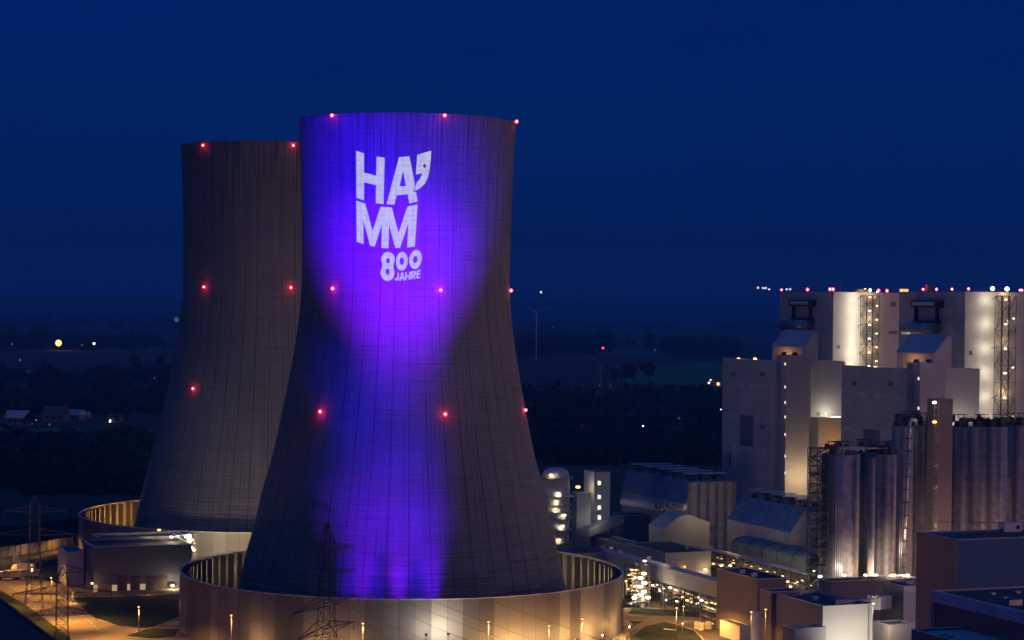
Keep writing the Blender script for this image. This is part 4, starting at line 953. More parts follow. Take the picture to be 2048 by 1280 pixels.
# inclined conveyor and low structures right of the vessel
a = W(1168, 1062, 838); b = W(1240, 1034, 858)
t = thing('inclined_conveyor', 'pale inclined conveyor climbing towards the blue wall', 'conveyor', a); s_ = (b - a).cross(Z).normalized() * 2.2
MB().hexa([a - s_ - Z * 2.4, a + s_ - Z * 2.4, b + s_ - Z * 2.4, b - s_ - Z * 2.4, a - s_ + Z * .8, a + s_ + Z * .8, b + s_ + Z * .8, b - s_ + Z * .8]).build('casing', clad, t)
light(W(1204, 1040, 838), 420, WHT, .5)
f = frame(1212, 1094, 790, 1206, 1232); f.T = 5; t = building('bridge_head', 'small block at the far end of the covered conveyor', f, clad, para=.2); f.t = t; facebox(f, 'B', 1219, 1093, 1226, 1098, 'window', E_DIM, .05)
f = frame(1260, 1092, 812, 1150, 1300, zb=0); t = building('low_plant_building', 'low dark plant building behind the covered conveyor', f, clad_b, para=.4)
t = thing('gas_duct', 'striped horizontal duct in front of the fan hall', 'duct', W(1340, 1010, 815))
MB().path([W(1245, 1003, 850), W(1310, 1012, 832), W(1368, 1014, 820)], 1.5, clad_w, 14).build('tube', None, t)
k_ = MB()
for x in (1312, 1322, 1335, 1350): k_.bar(W(x, 1012, 830 - (x - 1312) * .2), W(x + 2.5, 1012, 829.4 - (x - 1312) * .2), 1.7, None, 16)
k_.build('flange', galv, t)

# ------------------------------------------------------------------ process tower and pipe racks
def process_tower():
    p = G(1284, 1216); O = Vector((p.x, p.y, 0)); X = Vector((1, 0, 0)); Y = Vector((0, 1, 0)); zt = W(1284, 1128, p.y).z
    t = thing('process_tower', 'brightly lit steel process tower beside the round wall', 'steel tower', O)
    lb = MB(); lattice(lb, O - X * 2.2, X, Y, 4.6, 4.6, 0, zt, 7, .13); lb.build('frame', galv, t)
    fl = MB()
    for k in range(1, 8): fl.box(O - X * 2.6, X, Y, 5.4, 5.2, zt * k / 7, zt * k / 7 + .12)
    fl.build('floor', galv, t)
    MB().lathe(O + Y * 2.3 + X * .1, [(1.3, 0), (1.3, zt - 1), (.01, zt)], 18).build('column', clad_w, t)
    rl = MB()
    for k in range(1, 8): handrail(rl, [O - X * 2.6 + Z * (zt * k / 7), O + X * 2.8 + Z * (zt * k / 7)], 1.1, 1.2, .04)
    rl.build('handrail', galv, t)
    for x, y, e_, pw in ((1288, 1147, E_WRM, 90), (1281, 1156, E_WHT, 90), (1289, 1166, E_WHT, 90), (1280, 1173, E_WHT, 90), (1288, 1183, E_WHT, 90), (1281, 1189, E_WHT, 90), (1269, 1195.5, E_WHT, 160), (1296, 1195, E_WHT, 160)):
        lamp(t, W(x, y, p.y - .7), e_, pw * 2.5, WHT, .7)
    return p
pp = process_tower()
def rack(name, label, px, py, D, xl, wB, h, levels, npipe, lamps, seed, zfoot=0.0):
    P = W(px, py, D); L_ = solve(P, A, xl); O = Vector((P.x, P.y, 0)); zt = P.z; t = thing(name, label, 'pipe rack', O)
    rnd = random.Random(seed); fr = MB(); n = max(3, int(L_ / 6))
    for k in range(n + 1):
        q = O + A * L_ * k / n
        for dx in (0, wB): fr.bar(q + B * dx + Z * zfoot, q + B * dx + Z * zt, .16)
        for l in range(levels): fr.bar(q + Z * (zt - h * l / max(1, levels - 1)), q + B * wB + Z * (zt - h * l / max(1, levels - 1)), .13)
        if k < n:
            q2 = O + A * L_ * (k + 1) / n
            for dx in (0, wB):
                fr.bar(q + B * dx + Z * zt, q2 + B * dx + Z * zt, .14); fr.bar(q + B * dx + Z * (zt - h), q2 + B * dx + Z * (zt - h), .14)
                a, b = (q, q2) if k % 2 else (q2, q); fr.bar(a + B * dx + Z * zt, b + B * dx + Z * (zt - h), .1)
                if k % 3 == 0: fr.bar(q + B * dx + Z * zfoot, q2 + B * dx + Z * (zt - h), .1)
    fr.build('frame', steel, t)
    for k in range(npipe):
        dx = wB * (k % 5 + .5) / 5; z = zt - h * (k // 5) / max(1, levels - 1) + .35; r = rnd.choice((.12, .18, .25, .32))
        MB().bar(O + B * dx + Z * z, O + B * dx + A * L_ + Z * z, r, None, 8, True).build('rack_pipe', pipem, t)
    hr = MB(); handrail(hr, [O - B * .6 + Z * (zt - h * .5), O - B * .6 + A * L_ + Z * (zt - h * .5)], 1.1, 2, .04); hr.box(O - B * .7, A, B, L_, .7, zt - h * .5 - .1, zt - h * .5); hr.build('walkway', galv, t)
    for i in range(int(L_ / 3.2)):
        if rnd.random() < .75:
            q = O + A * (i * 3.2 + rnd.random()) - B * rnd.choice((.8, 0, -1.5)) + Z * (zt - rnd.choice((1.4, 2.0, 3.4, 4.2))); e_ = rnd.choice((E_WRM, E_SOD, E_WRM))
            MB().cbox(q, .34, 1.1, .16, e_).bar(q, q + Z * .5, .04, steel).build('tube_lamp', None, t)
            if i % 2 == 0: light(q - B * .8 - Z * .2 - A * .3, 70, WRM, .2)
    for x, dz, e_, pw, col in lamps:
        s_ = solve(P, A, x); q = O + A * s_ - B * .9 + Z * (zt + dz); lamp(t, q, e_, pw * 2.2, col, .42, off=Vector((0, -.6, -.4)))
    return t
rack('pipe_rack', 'busy lit pipe rack running below the covered conveyor', 1437, 1196, 697, 1292, 5, 4.6, 3, 12,
     [(1310, -2, E_WRM, 70, WRM), (1325, -3.2, E_WRM, 70, WRM), (1345, -1, E_WHT, 90, WRM), (1356, -1.2, E_WRM, 90, WRM), (1370, -3, E_WRM, 60, SOD), (1379, -3.6, E_SOD, 90, SOD), (1400, -1.5, E_WRM, 70, WRM), (1408, -2.2, E_WHT, 80, WRM), (1418, -2.4, E_SOD, 90, SOD), (1428, -4, E_WRM, 60, WRM)], 3)
rack('pipe_rack', 'dark pipe rack with amber lit stairs in front of the curved roof store', 1616, 1152, 724, 1390, 4, 4.2, 2, 6,
     [(1431, -4.0, E_SOD, 160, SOD), (1447, -4, E_WRM, 60, WRM), (1465, -3, E_WRM, 100, WRM), (1486, -3, E_SOD, 140, SOD), (1497, -4, E_WRM, 80, WRM), (1546, -3.2, E_SOD, 140, SOD), (1554, -4, E_WRM, 80, WRM), (1580, -3.5, E_WRM, 120, WRM), (1586, -5, E_WRM, 100, WRM)], 4)
rack('pipe_rack', 'low trestle carrying one bent pipe in front of the brown block', 1560, 1268, 645, 1405, 3, 3.0, 2, 4, [(1470, -5, E_WRM, 60, WRM), (1500, -5.5, E_SOD, 60, SOD)], 5)
# orange lit tangle left of the process tower
t = thing('pipe_manifold', 'tangle of amber lit pipes and gantries against the round wall', 'pipework', G(1258, 1220)); rnd = random.Random(9)
D0 = G(1262, 1220).y + 6; mb = MB(); fr = MB(); X = Vector((1, 0, 0)); Y = Vector((0, 1, 0))
Om = Vector((W(1249, 1200, D0).x, D0, 0)); zt = W(1260, 1134, D0).z; lattice(fr, Om, X, Y, 5.5, 6, 0, zt, 6, .12); fr.build('frame', steel, t)
for k in range(26):
    z = rnd.uniform(1, zt); x0 = rnd.uniform(0, 3); mb.bar(Om + X * x0 + Z * z - Y * rnd.random(), Om + X * (x0 + rnd.uniform(2, 4)) + Z * z - Y * rnd.random(), rnd.choice((.1, .18, .25)), None, 6, True)
for k in range(9):
    x0 = rnd.uniform(0, 5.5); z = rnd.uniform(0, 8); mb.bar(Om + X * x0 + Z * z - Y * .5, Om + X * x0 + Z * (z + rnd.uniform(3, 8)) - Y * .5, rnd.choice((.1, .2)), None, 6, True)
mb.build('tubes', pipem, t)
for x, y, e_ in ((1264, 1140, E_WRM), (1272, 1140, E_SOD), (1258, 1150, E_SOD), (1270, 1155, E_WRM), (1252, 1162, E_SOD), (1269, 1172, E_WRM), (1256, 1178, E_SOD), (1270, 1190, E_WRM)): lamp(t, W(x, y, D0 - 1.2), e_, 200, SOD if e_ is E_SOD else WRM, .35)
# small lit sheds under the bridge
f = frame(1341, 1206, 742, 1319, 1366, zb=0); t = building('pump_shed', 'small white shed with two lit walls under the pipe rack', f, clad_w, para=.15); f.t = t
facelamp(f, 'B', 1352, 1202, E_WHT, 60, WHT, .5); facelamp(f, 'A', 1335, 1200, E_WHT, 50, WHT, .4)
f = frame(1334, 1155, 748, 1328, 1348, zb=0); t = building('blue_cabin', 'tall pale blue cabin above the pipe rack', f, clad_w, para=.1); light(W(1326, 1158, 742), 120, WHT, .3)
f = frame(1388, 1205, 728, 1366, 1400, zb=0); t = building('pump_shed', 'small shed lit amber behind the trestle legs', f, clad_w, para=.15); light(W(1380, 1203, 716), 140, WRM, .3)
f = frame(1480, 1252, 655, 1440, 1502, zb=0); t = building('lit_annex', 'low amber lit annex at the foot of the brown block', f, clad_w, para=.2); light(W(1455, 1262, 640), 320, WRM, .4)
t = thing('lit_kiosk', 'small glowing kiosk beside the white annex', 'kiosk', G(1552, 1300)); p = W(1552, 1262, 612)
MB().cbox(Vector((p.x, p.y, 3.2)), 4.4, 3, 6.4 if False else 5.8).build('wall', clad_w, t)
p2 = Vector((p.x, p.y, 0)); 
MB().box(p2 - B * 1.9 - A * 1.6, B, A, 3.8, .08, 1.5, 5.4).build('lit_window', E_WIN, t); MB().box(p2 - B * 2.5 - A * 1.9, B, A, 5, 3.8, 6.1, 6.35).build('roof', roofm, t); light(W(1552, 1258, 607), 160, WRM, .4)
# ground clutter at the road
rnd = random.Random(4)
for i, (x, y, lab) in enumerate(((1395, 1258, 'pale drum beside the trestle foot, leftmost'), (1403, 1260, 'pale drum beside the trestle foot, middle one'), (1417, 1258, 'large pale drum beside the trestle foot'))):
    p = G(x, y); t = thing('storage_drum', lab, 'drum', p, 'pale drums at the trestle'); MB().lathe(p, [(1.1, 0), (1.1, 2.2), (.9, 2.4), (.01, 2.4)], 16).build('shell', clad_w, t); MB().lathe(p, [(1.14, 1.0), (1.14, 1.15)], 16).build('hoop', galv, t)

# fence between yard and road
def fence(label, pix, h=2.2, m=steel):
    pts = [G(*p) for p in pix]; t = thing('fence', label, 'fence', pts[0]); rl = MB(); 
    for a, b in zip(pts, pts[1:]):
        n = max(1, int((b - a).length / 3)); 
        for k in range(n + 1): q = a + (b - a) * k / n; rl.bar(q, q + Z * h, .06)
        for z in (.3, 1.2, h - .05): rl.bar(a + Z * z, b + Z * z, .035)
        for k in range(n * 6): q = a + (b - a) * k / (n * 6); rl.bar(q + Z * .3, q + Z * (h - .1), .02)
    rl.build('mesh_panel', m, t); return t
fence('dark mesh fence between the round wall and the lit yard', [(1249, 1226), (1300, 1230), (1400, 1234)])

# ================================================================== LEFT SIDE
f = frame(189, 1094, 752, 167, 383); t = building('workshop', 'long dark workshop with four tall gates and lit lamp', f, mat('navy_sheet', (.085, .105, .17), .6, 0, .1, .08, ribs=.07), para=1.2); f.t = t; fl_ = f
for k, (x0, x1) in enumerate(((235, 254), (261, 279), (292, 310), (311, 335))):
    facebox(f, 'B', x0, 1151, x1, 1183.5, 'gate', mat('gate_paint', (.05, .042, .045), .6), .1)
for x0, x1, y0 in ((254.5, 260, 1168), (280, 291, 1168), (310.3, 312, 1168), (224, 234, 1170), (187, 195, 1170)): facebox(f, 'B', x0, y0, x1, 1183, 'light_panel', emit('lit_panel', (1, .72, .36), .42), .07)
facebox(f, 'B', 195, 1169, 223, 1183.5, 'side_gate', clad_d, .1)
facelamp(f, 'B', 343, 1170, E_WRM, 2200, WRM, .75, 1.6); facelamp(f, 'B', 183, 1166, E_WRM, 380, SOD, .5, 1.2)
light(W(230, 1172, 740), 500, SOD, .5); light(W(300, 1172, 744), 700, SOD, .5)
f = frame(200, 1077, 778, 163, 372); f.T = 16; t = building('upper_workshop', 'taller dark blue block rising behind the workshop roof', f, clad_b, para=.8)
f = frame(133, 1103, 765, 116, 168); t = building('workshop_annex', 'pale annex at the left end of the workshop', f, clad, para=.6); f.t = t
# lit deck between workshop and dark tower
f = frame(350, 1069, 800, 247, 383); f.T = 12; t = building('lit_service_block', 'small floodlit service block at the dark tower foot', f, clad_w, para=.3); f.t = t
facelamp(f, 'B', 343, 1074, E_WRM, 0, WRM, .1)
t = thing('service_gantry', 'lamp hung steel gantry beside the lit service block', 'gantry', W(372, 1100, 783))
lb = MB(); p = W(372, 1100, 783); lattice(lb, Vector((p.x, p.y, 0)), Vector((1, 0, 0)), Vector((0, 1, 0)), 3, 3, 0, W(372, 1070, 783).z, 5, .1); lb.build('frame', galv, t)
for x, y, e_, pw in ((318, 1060, E_SOD, 60), (343, 1074, E_WHT, 350), (372, 1074, E_WRM, 260), (384, 1080, E_WRM, 160), (388, 1100, E_WHT, 260), (383, 1095, E_WRM, 120)): lamp(t, W(x, y, 781), e_, pw * 2, WRM, .5)
light(W(398, 1088, 800), 9000, WHT, .5); light(W(440, 1090, 802), 9000, WRM, .5); light(W(480, 1092, 806), 5000, WRM, .5); light(W(300, 1062, 786), 1200, WRM, .4); light(W(352, 1062, 788), 2500, WHT, .4)
# retaining wall of the coal yard
pts = [(0, 1115), (40, 1110), (80, 1104), (120, 1097), (165, 1090)]; pts = [(-60, 1122)] + pts
gp = [G(*p) for p in pts]; t = thing('retaining_wall', 'long amber lit panelled wall at the left edge', 'wall', gp[0]); mb = MB(); pb = MB()
for a, b in zip(gp, gp[1:]):
    d_ = (b - a).normalized(); n_ = Vector((-d_.y, d_.x, 0)); mb.hexa([a, b, b + n_ * .6, a + n_ * .6] + [p + Z * 4.2 for p in (a, b, b + n_ * .6, a + n_ * .6)])
    k = 0
    while k * 4 < (b - a).length: pb.box(a + d_ * k * 4, d_, -n_, .7, .5, 0, 4.3); k += 1
mb.build('panel', conc, t); pb.build('post', conc, t)
for x, y in ((20, 1123), (70, 1113), (125, 1103), (160, 1096), (-30, 1128)): light(G(x, y) + Z * 7, 4500, SOD, .4, 'SPOT', aim=G(x, y) + Vector((0, 1, 0)), cone=150, blend=.5)
# embankment of dark ground behind that wall
mb = MB(); top = [p + Vector((0, 40, 9)) for p in gp]; mb.add([p + Vector((0, .8, 4.0)) for p in gp] + top + [p + Vector((0, 120, 0)) for p in gp], [(i, i + 1, len(gp) + i + 1, len(gp) + i) for i in range(len(gp) - 1)] + [(len(gp) + i, len(gp) + i + 1, 2 * len(gp) + i + 1, 2 * len(gp) + i) for i in range(len(gp) - 1)])
struct(mb.build('embankment', mat('coal', (.012, .012, .014), .95)))

# ground sheets
sheet('lawn', [(140, 1192), (150, 1196), (364, 1189), (364, 1232), (300, 1258), (235, 1252), (185, 1235)], grassm, .012)
sheet('lawn', [(50, 1120), (115, 1108), (116, 1150), (130, 1160), (150, 1176), (60, 1152)], grassm, .012)
sheet('lawn', [(1252, 1242), (1330, 1240), (1390, 1262), (1415, 1290), (1250, 1290)], grassm, .012)
sheet('lawn', [(1265, 1214), (1400, 1224), (1400, 1236), (1255, 1228)], grassm, .012)
sheet('lawn', [(250, 1272), (300, 1256), (360, 1258), (350, 1275), (300, 1278)], grassm, .016)
sheet('lawn', [(-40, 1165), (0, 1180), (60, 1215), (140, 1275), (150, 1300), (-60, 1300)], grassm, .012)
sheet('road', [(1250, 1262), (1290, 1240), (1350, 1232), (1430, 1245), (1480, 1262), (1520, 1290), (1420, 1290), (1390, 1258), (1330, 1244), (1290, 1252), (1262, 1275), (1256, 1290)], asph, .020)
for k in range(6):
    p = G(1328 + k * 4, 1256 + k * .3); sheet('crossing_stripe', [(1328 + k * 4.2, 1256.5 + k * .4), (1331 + k * 4.2, 1256.8 + k * .4), (1330 + k * 4.2, 1259 + k * .4), (1327 + k * 4.2, 1258.8 + k * .4)], trim, .028)
# gravel bank at the foot of the round wall
gb = MB(); rnd = random.Random(3)
for k in range(900):
    a = rnd.uniform(-1.3, .35); r = 72.5 + rnd.random() * 2.5; s = rnd.uniform(.2, .55); p = C1 + Vector((r * math.cos(a), r * math.sin(a), s * .3))
    gb.cbox(p, s * 1.6, s * 1.6, s, None, Vector((math.cos(k), math.sin(k), 0)), Vector((-math.sin(k), math.cos(k), 0)))
struct(gb.build('gravel', conc), 'stuff')

# street lamps
def kerb(pix, z):
    mb = MB(); pts = [G(*p, z=z) for p in pix]
    for a, b in zip(pts, pts[1:] + pts[:1]):
        if (b - a).length < .5: continue
        d_ = (b - a).normalized(); n_ = Vector((-d_.y, d_.x, 0)); mb.box(a - n_ * .15, d_, n_, (b - a).length, .3, 0, .13 + z)
    struct(mb.build('kerb', conc))
for pix in ([(140, 1192), (150, 1196), (364, 1189), (364, 1232), (300, 1258), (235, 1252), (185, 1235)], [(1252, 1242), (1330, 1240), (1390, 1262), (1415, 1290), (1250, 1290)], [(1265, 1214), (1400, 1224), (1400, 1236), (1255, 1228)], [(250, 1272), (300, 1256), (360, 1258), (350, 1275), (300, 1278)]): kerb(pix, .02)
for i, pix in enumerate(([(20, 1172), (90, 1208), (160, 1250)], [(110, 1180), (140, 1210), (200, 1262)])):
    mb = MB(); pts = [G(*p, z=.03) for p in pix]
    for a, b in zip(pts, pts[1:]):
        d_ = (b - a).normalized(); n_ = Vector((-d_.y, d_.x, 0)); k = 0
        while k < (b - a).length - 3: q = a + d_ * k; mb.add([q, q + d_ * 3, q + d_ * 3 + n_ * .18, q + n_ * .18], [(0, 1, 2, 3)]); k += 6
    struct(mb.build('road_marking', trim))
def street_lamp(px, py, D, label, sod=True, power=420, r=.34, h=None):
    P = W(px, py, D); t = thing('street_lamp', label, 'street lamp', Vector((P.x, P.y, 0)), 'street lamps of the plant')
    mb = MB(); mb.bar(Vector((P.x, P.y, 0)), Vector((P.x, P.y, P.z - .1)), .13, None, 8, True, .07); mb.bar(Vector((P.x, P.y, P.z - .1)), P + Vector((.0, -.7, .15)), .06); mb.build('pole', galv, t)
    hb = MB(); hb.cbox(P + Vector((0, -.7, .22)), .5, .9, .16, steel, Vector((1, 0, 0)), Vector((0, 1, 0))); hb.ball(P + Vector((0, -.7, .0)), r, E_SOD if sod else E_WHT, 6, .7); hb.build('lantern', None, t)
    light(P + Vector((0, -1.2, -.5)), power * (14 if sod else 3), SOD if sod else WHT, .25, 'SPOT', aim=Vector((P.x, P.y - 1.2, 0)), cone=142, blend=.6)
def base_D(px, pyb): return G(px, pyb).y
for args in [
    (278, 1213, base_D(278, 1262), 'lamp on the lawn edge before the workshop', True, 500),
    (463, 1230, 606, 'lamp before the left part of the round wall', True, 420),
    (726, 1246, 602, 'lamp right beside the near lattice pylon', True, 620),
    (977, 1243, 603, 'lamp before the bright middle of the round wall', True, 620),
    (1098, 1251, 610, 'shorter lamp before the amber wall panels', True, 480),
    (1164, 1237, 618, 'tall lamp before the right part of the round wall', True, 520),
    (1353, 1215, base_D(1353, 1285), 'lamp standing at the road bend', True, 900),
    (1365, 1246, base_D(1365, 1262), 'very short lamp at the road bend', False, 60),
    (1502, 1223, 622, 'shorter lamp in front of the yellow round tank', True, 200),
    (1531, 1218, 612, 'tall glowing lamp right of the yellow round tank', True, 240),
    (1746, 1206, 598, 'white lamp at the right corner of the white hall', False, 200),
    (103, 1155, base_D(103, 1195), 'lamp beside the workshop annex', True, 420),
    (64, 1130, base_D(64, 1190), 'lamp standing left of the far lattice pylon', True, 600),
    (146, 1184, base_D(146, 1206), 'short lamp at the lawn corner', True, 300),
    (1327, 1176, base_D(1327, 1226), 'lamp beside the white pump shed', False, 120),
    (1367, 1212, base_D(1367, 1240), 'low lamp below the trestle legs', True, 100)]:
    street_lamp(*args)
for k, (x, y, D, pw) in enumerate([(60, 1175, 0, 900), (170, 1245, 0, 900), (1330, 1250, 0, 900), (1400, 1275, 0, 1500), (1300, 1222, 0, 500), (30, 1215, 640, 1500), (5, 1150, 760, 1200), (120, 1250, 620, 1500), (215, 1285, 600, 1500), (320, 1300, 596, 1200)]): light(G(x, y) + Z * 12, pw * 22, SOD, .4, 'SPOT', aim=G(x, y), cone=150, blend=.6)
# floodlights on the ground that light the wall and the white hall
def ground_flood(p, aim, pw, col, cone, label, e=E_WHT, kind='SPOT'):
    p = Vector(p); t = thing('floodlight', label, 'floodlight', Vector((p.x, p.y, 0)), 'ground floodlights'); d_ = (Vector(aim) - p).normalized()
    MB().bar(Vector((p.x, p.y, 0)), p, .08).cbox(p, .8, .5, .6).build('housing', floodm, t); MB().ball(p + d_ * .35, .2, e, 6).build('lens', None, t)
    if kind == 'SPOT': light(p + d_ * .9, pw, col, .3, 'SPOT', aim=aim, cone=cone, blend=1.0)
    else: light(p + d_ * .9, pw, col, .3)
def wall_pt(px, z):
    for k in range(4000):
        d_ = ray(px, 1240); D = 590 + k * .05; p = CAM + d_ * D
        if math.hypot(p.x - C1.x, p.y - C1.y) <= 72: return Vector((p.x, p.y, z))
def wall_flood(px, z, dist, pw, col, label):
    q = wall_pt(px, z); n_ = Vector((q.x - C1.x, q.y - C1.y, 0)).normalized(); ground_flood(Vector((q.x, q.y, z)) + n_ * dist, q, pw, col, 60, label, kind='POINT')
wall_flood(848, 9, 7, 4600, (1, .85, .62), 'white floodlight before the bright panels, left of the pair')
wall_flood(888, 9, 7, 5000, (1, .85, .62), 'white floodlight before the bright panels, right of the pair')
for px, pw, lab in ((640, 700, 'amber floodlight by the near pylon foot'), (518, 600, 'amber floodlight washing the left wall panels'), (700, 500, 'amber floodlight between near pylon and its lamp'), (975, 1500, 'amber floodlight first to the right of the bright panels'), (1025, 2200, 'amber floodlight second to the right of the bright panels'),
    (1075, 1500, 'amber floodlight by the shorter street lamp'), (1125, 1600, 'amber floodlight left of the tall street lamp'), (1175, 1500, 'amber floodlight right of the tall street lamp'), (1225, 1500, 'amber floodlight at the right end of the round wall')):
    wall_flood(px, 4, 6, pw * (3.6 if px > 900 else 3.0), (1, .53, .17), lab)
q = fw.O + B * fw.S * .55 + Z * (fw.zt - 4)
ground_flood(fw.O + B * fw.S * .5 - A * 17 + Z * 1.5, q, 20000, (1, .88, .70), 110, 'white floodlight facing the white hall')
# lit doors in the round wall
def wall_panel(px, z0, z1, w, m, name='lit_door'):
    q = wall_pt(px, 0); a = math.atan2(q.y - C1.y, q.x - C1.x); u = Vector((math.cos(a), math.sin(a), 0)); v = Vector((-u.y, u.x, 0))
    MB().box(C1 + u * 72.02 - v * w / 2, v, u, w, .12, z0, z1).build(name, m, SW1)
p = G(373, 1246)
a = math.atan2(p.y - C1.y, p.x - C1.x); u = Vector((math.cos(a), math.sin(a), 0)); v = Vector((-u.y, u.x, 0))
MB().box(C1 + u * 72.0 - v * 1.2, v, u, 2.4, .2, .2, 5).build('lit_door', E_DOOR, SW1); light(C1 + u * 74.5 + Z * 6, 420, SOD, .3)
# lights inside the rings
for a, pw in ((12, 1500), (24, 2200), (36, 2200), (48, 1500), (132, 1500), (146, 1800), (160, 1500)): u = Vector((math.cos(R(a)), math.sin(R(a)), 0)); light(C1 + u * 63 + Z * 12, pw * 1.3, WRM, .5)
for a in (125, 140, 155, 168): u = Vector((math.cos(R(a)), math.sin(R(a)), 0)); light(C2 + u * 70 + Z * 7, 9000, SOD, .5)

# ------------------------------------------------------------------ pylons
def pylon(px, ytop, D, ybase, wt, wb, arms, label, m, ang=0.35, r=.13, narrow=.55):
    P = W(px, ytop, D); zt = P.z; O = Vector((P.x, P.y, 0)); t = thing('lattice_pylon', label, 'pylon', O, 'power line pylons')
    u = Vector((math.cos(ang), math.sin(ang), 0)); v = Vector((-u.y, u.x, 0)); mb = MB()
    n = 16; zz_ = [zt * (1 - (1 - k / n) ** 1.15) for k in range(n + 1)]
    def wid(z): 
        s = z / zt; return wb + (wt - wb) * min(1, s / .6) if s < .6 else wt + (.25 - wt) * max(0, (s - .9) / .1)
    for k in range(n):
        z0, z1 = zz_[k], zz_[k + 1]; w0, w1 = wid(z0), wid(z1); c0 = [O + u * sx_ * w0 + v * sy_ * w0 + Z * z0 for sx_, sy_ in ((-1, -1), (1, -1), (1, 1), (-1, 1))]; c1 = [O + u * sx_ * w1 + v * sy_ * w1 + Z * z1 for sx_, sy_ in ((-1, -1), (1, -1), (1, 1), (-1, 1))]
        for i in range(4):
            j = (i + 1) % 4; mb.bar(c0[i], c1[i], r); mb.bar(c0[i], c1[j], r * .6); mb.bar(c0[j], c1[i], r * .6); mb.bar(c1[i], c1[j], r * .6)
    mb.build('mast', m, t); tips = []
    for y, half in arms:
        z = W(px, y, D).z; w = wid(z)
        for s in (-1, 1):
            ab = MB()
            tip = O + u * s * half + Z * (z + .2); tips.append(tip)
            for vy in (-1, 1):
                lo = O + u * s * w + v * vy * w + Z * z; hi = O + u * s * w + v * vy * w + Z * (z + 2.2); ab.bar(lo, tip, r); ab.bar(hi, tip, r)
                for q in (.25, .5, .75): ab.bar(lo + (tip - lo) * q, hi + (tip - hi) * q, r * .5); ab.bar(lo + (tip - lo) * q, hi + (tip - hi) * max(0, q - .25), r * .5)
            ab.bar(tip, tip - Z * 2.0, .12); ab.build('cross_arm', m, t)
    return tips
pm = mat('pylon_steel', (.035, .04, .05), .7); pm2 = mat('pylon_grey', (.12, .13, .14), .7)
tp1 = pylon(655, 1046, 500, 0, 1.5, 3.6, [(1105, 14), (1155, 16), (1210, 18), (1262, 15)], 'near dark lattice pylon in front of the violet tower foot', pm, 1.2, .10)
tp2 = pylon(70, 990, 689, 0, 1.6, 3.0, [(1024, 10), (1070, 14)], 'tall far lattice pylon at the left edge', pm2, .1, .09)
tp3 = pylon(125, 1135, 560, 0, 1.5, 2.3, [(1146, 8), (1187, 13), (1230, 9)], 'shorter lattice pylon standing right of the tall left one', mat('pylon_rust', (.10, .07, .05), .8), .3, .08)
def cable(a, b, sag, label, r=.05):
    pts = [a + (b - a) * k / 16 - Z * sag * 4 * (k / 16) * (1 - k / 16) for k in range(17)]; mb = MB()
    for p, q in zip(pts, pts[1:]): mb.bar(p, q, r)
    tag(mb.build('power_cable', steel), label, 'cable', 'power cables')
names = ['top', 'second', 'third', 'lowest']
for i in range(4):
    for s in (0, 1):
        a = tp1[2 * i + s]; b = a + Vector((150, -120, -28)); cable(a, b, 4, 'cable running right from the near pylon, %s arm, %s tip' % (names[i], ('left', 'right')[s]), .04)
for i in range(3): cable(tp1[2 * i], tp3[2 * i + 1] if i < 3 else tp3[1], 3, 'cable between near pylon and left pylons, %s arm' % names[i], .04)

# dark roof edge at lower left
f = far_left_box(-120, 1105, 330, 30, 18, 0)
t = thing('dark_roof', 'dark sloping roof cutting the lower left corner', 'building', W(-40, 1300, 300)); a = W(-30, 1178, 320); b = W(118, 1290, 300); c = W(150, 1340, 290); d_ = W(-40, 1345, 290)
mb = MB(); mb.prism([a, b, c, d_], Vector((-6, -26, -9))); mb.build('roof', mat('dark_tiles', (.02, .02, .03), .6), t)
MB().bar(a, b, .35).build('ridge_edge', mat('dark_tiles', (.02, .02, .03), .6), t)
wb_ = MB(); wb_.prism([Vector((p.x, p.y - 1, 0)) for p in (a, b)] + [b - Vector((0, 1, 4)), a - Vector((0, 1, 4))], Vector((-4, -18, 0))); wb_.build('wall', mat('dark_wall', (.03, .03, .035), .9), t)

# trucks at the left
def truck(px, py, label, body, L=9, w=2.6, h=3.4, ang=.15):
    p = G(px, py); t = thing('truck', label, 'truck', p, 'trucks parked at the left edge'); u = Vector((math.cos(ang), math.sin(ang), 0)); v = Vector((-u.y, u.x, 0))
    MB().box(p + u * 2.3, u, v, L - 2.3, w, 1.0, h).build('cargo_box', body, t)
    c = MB(); q = p; c.prism([q + Z * .7, q + u * 2.1 + Z * .7, q + u * 2.1 + Z * 2.9, q + u * .7 + Z * 2.9, q + Z * 1.9], v * w); c.build('cab', mat('cab_paint', (.5, .5, .5), .4), t)
    MB().box(p, u, v, L, w * .9, .6, .95).build('chassis', steel, t)
    for s in (1.2, L - 3, L - 1.6):
        for k in (0, 1): MB().bar(p + u * s + v * (w * k - .15) + Z * .5, p + u * s + v * (w * k + .15) + Z * .5, .5, None, 14, True).build('wheel', black, t)
truck(22, 1145, 'dark blue box truck with small lamp', mat('truck_blue', (.10, .10, .22), .5)); truck(-6, 1160, 'flatbed truck at the very left edge', mat('truck_tan', (.3, .25, .18), .6))
truck(24, 1158, 'pale truck in front of the blue truck', mat('truck_grey', (.32, .30, .28), .6), 10)
light(G(26, 1160) + Z * 7, 420, SOD, .3)
p = G(26, 1128); t = thing('loading_mast', 'amber lit loading mast behind the parked trucks', 'mast', p)
lb = MB(); lattice(lb, p, Vector((1, 0, 0)), Vector((0, 1, 0)), 2.2, 2, 0, W(26, 1106, p.y).z, 4, .2); lb.build('frame', clad_w, t); light(p + Vector((1, -4, 6)), 300, SOD, .3)

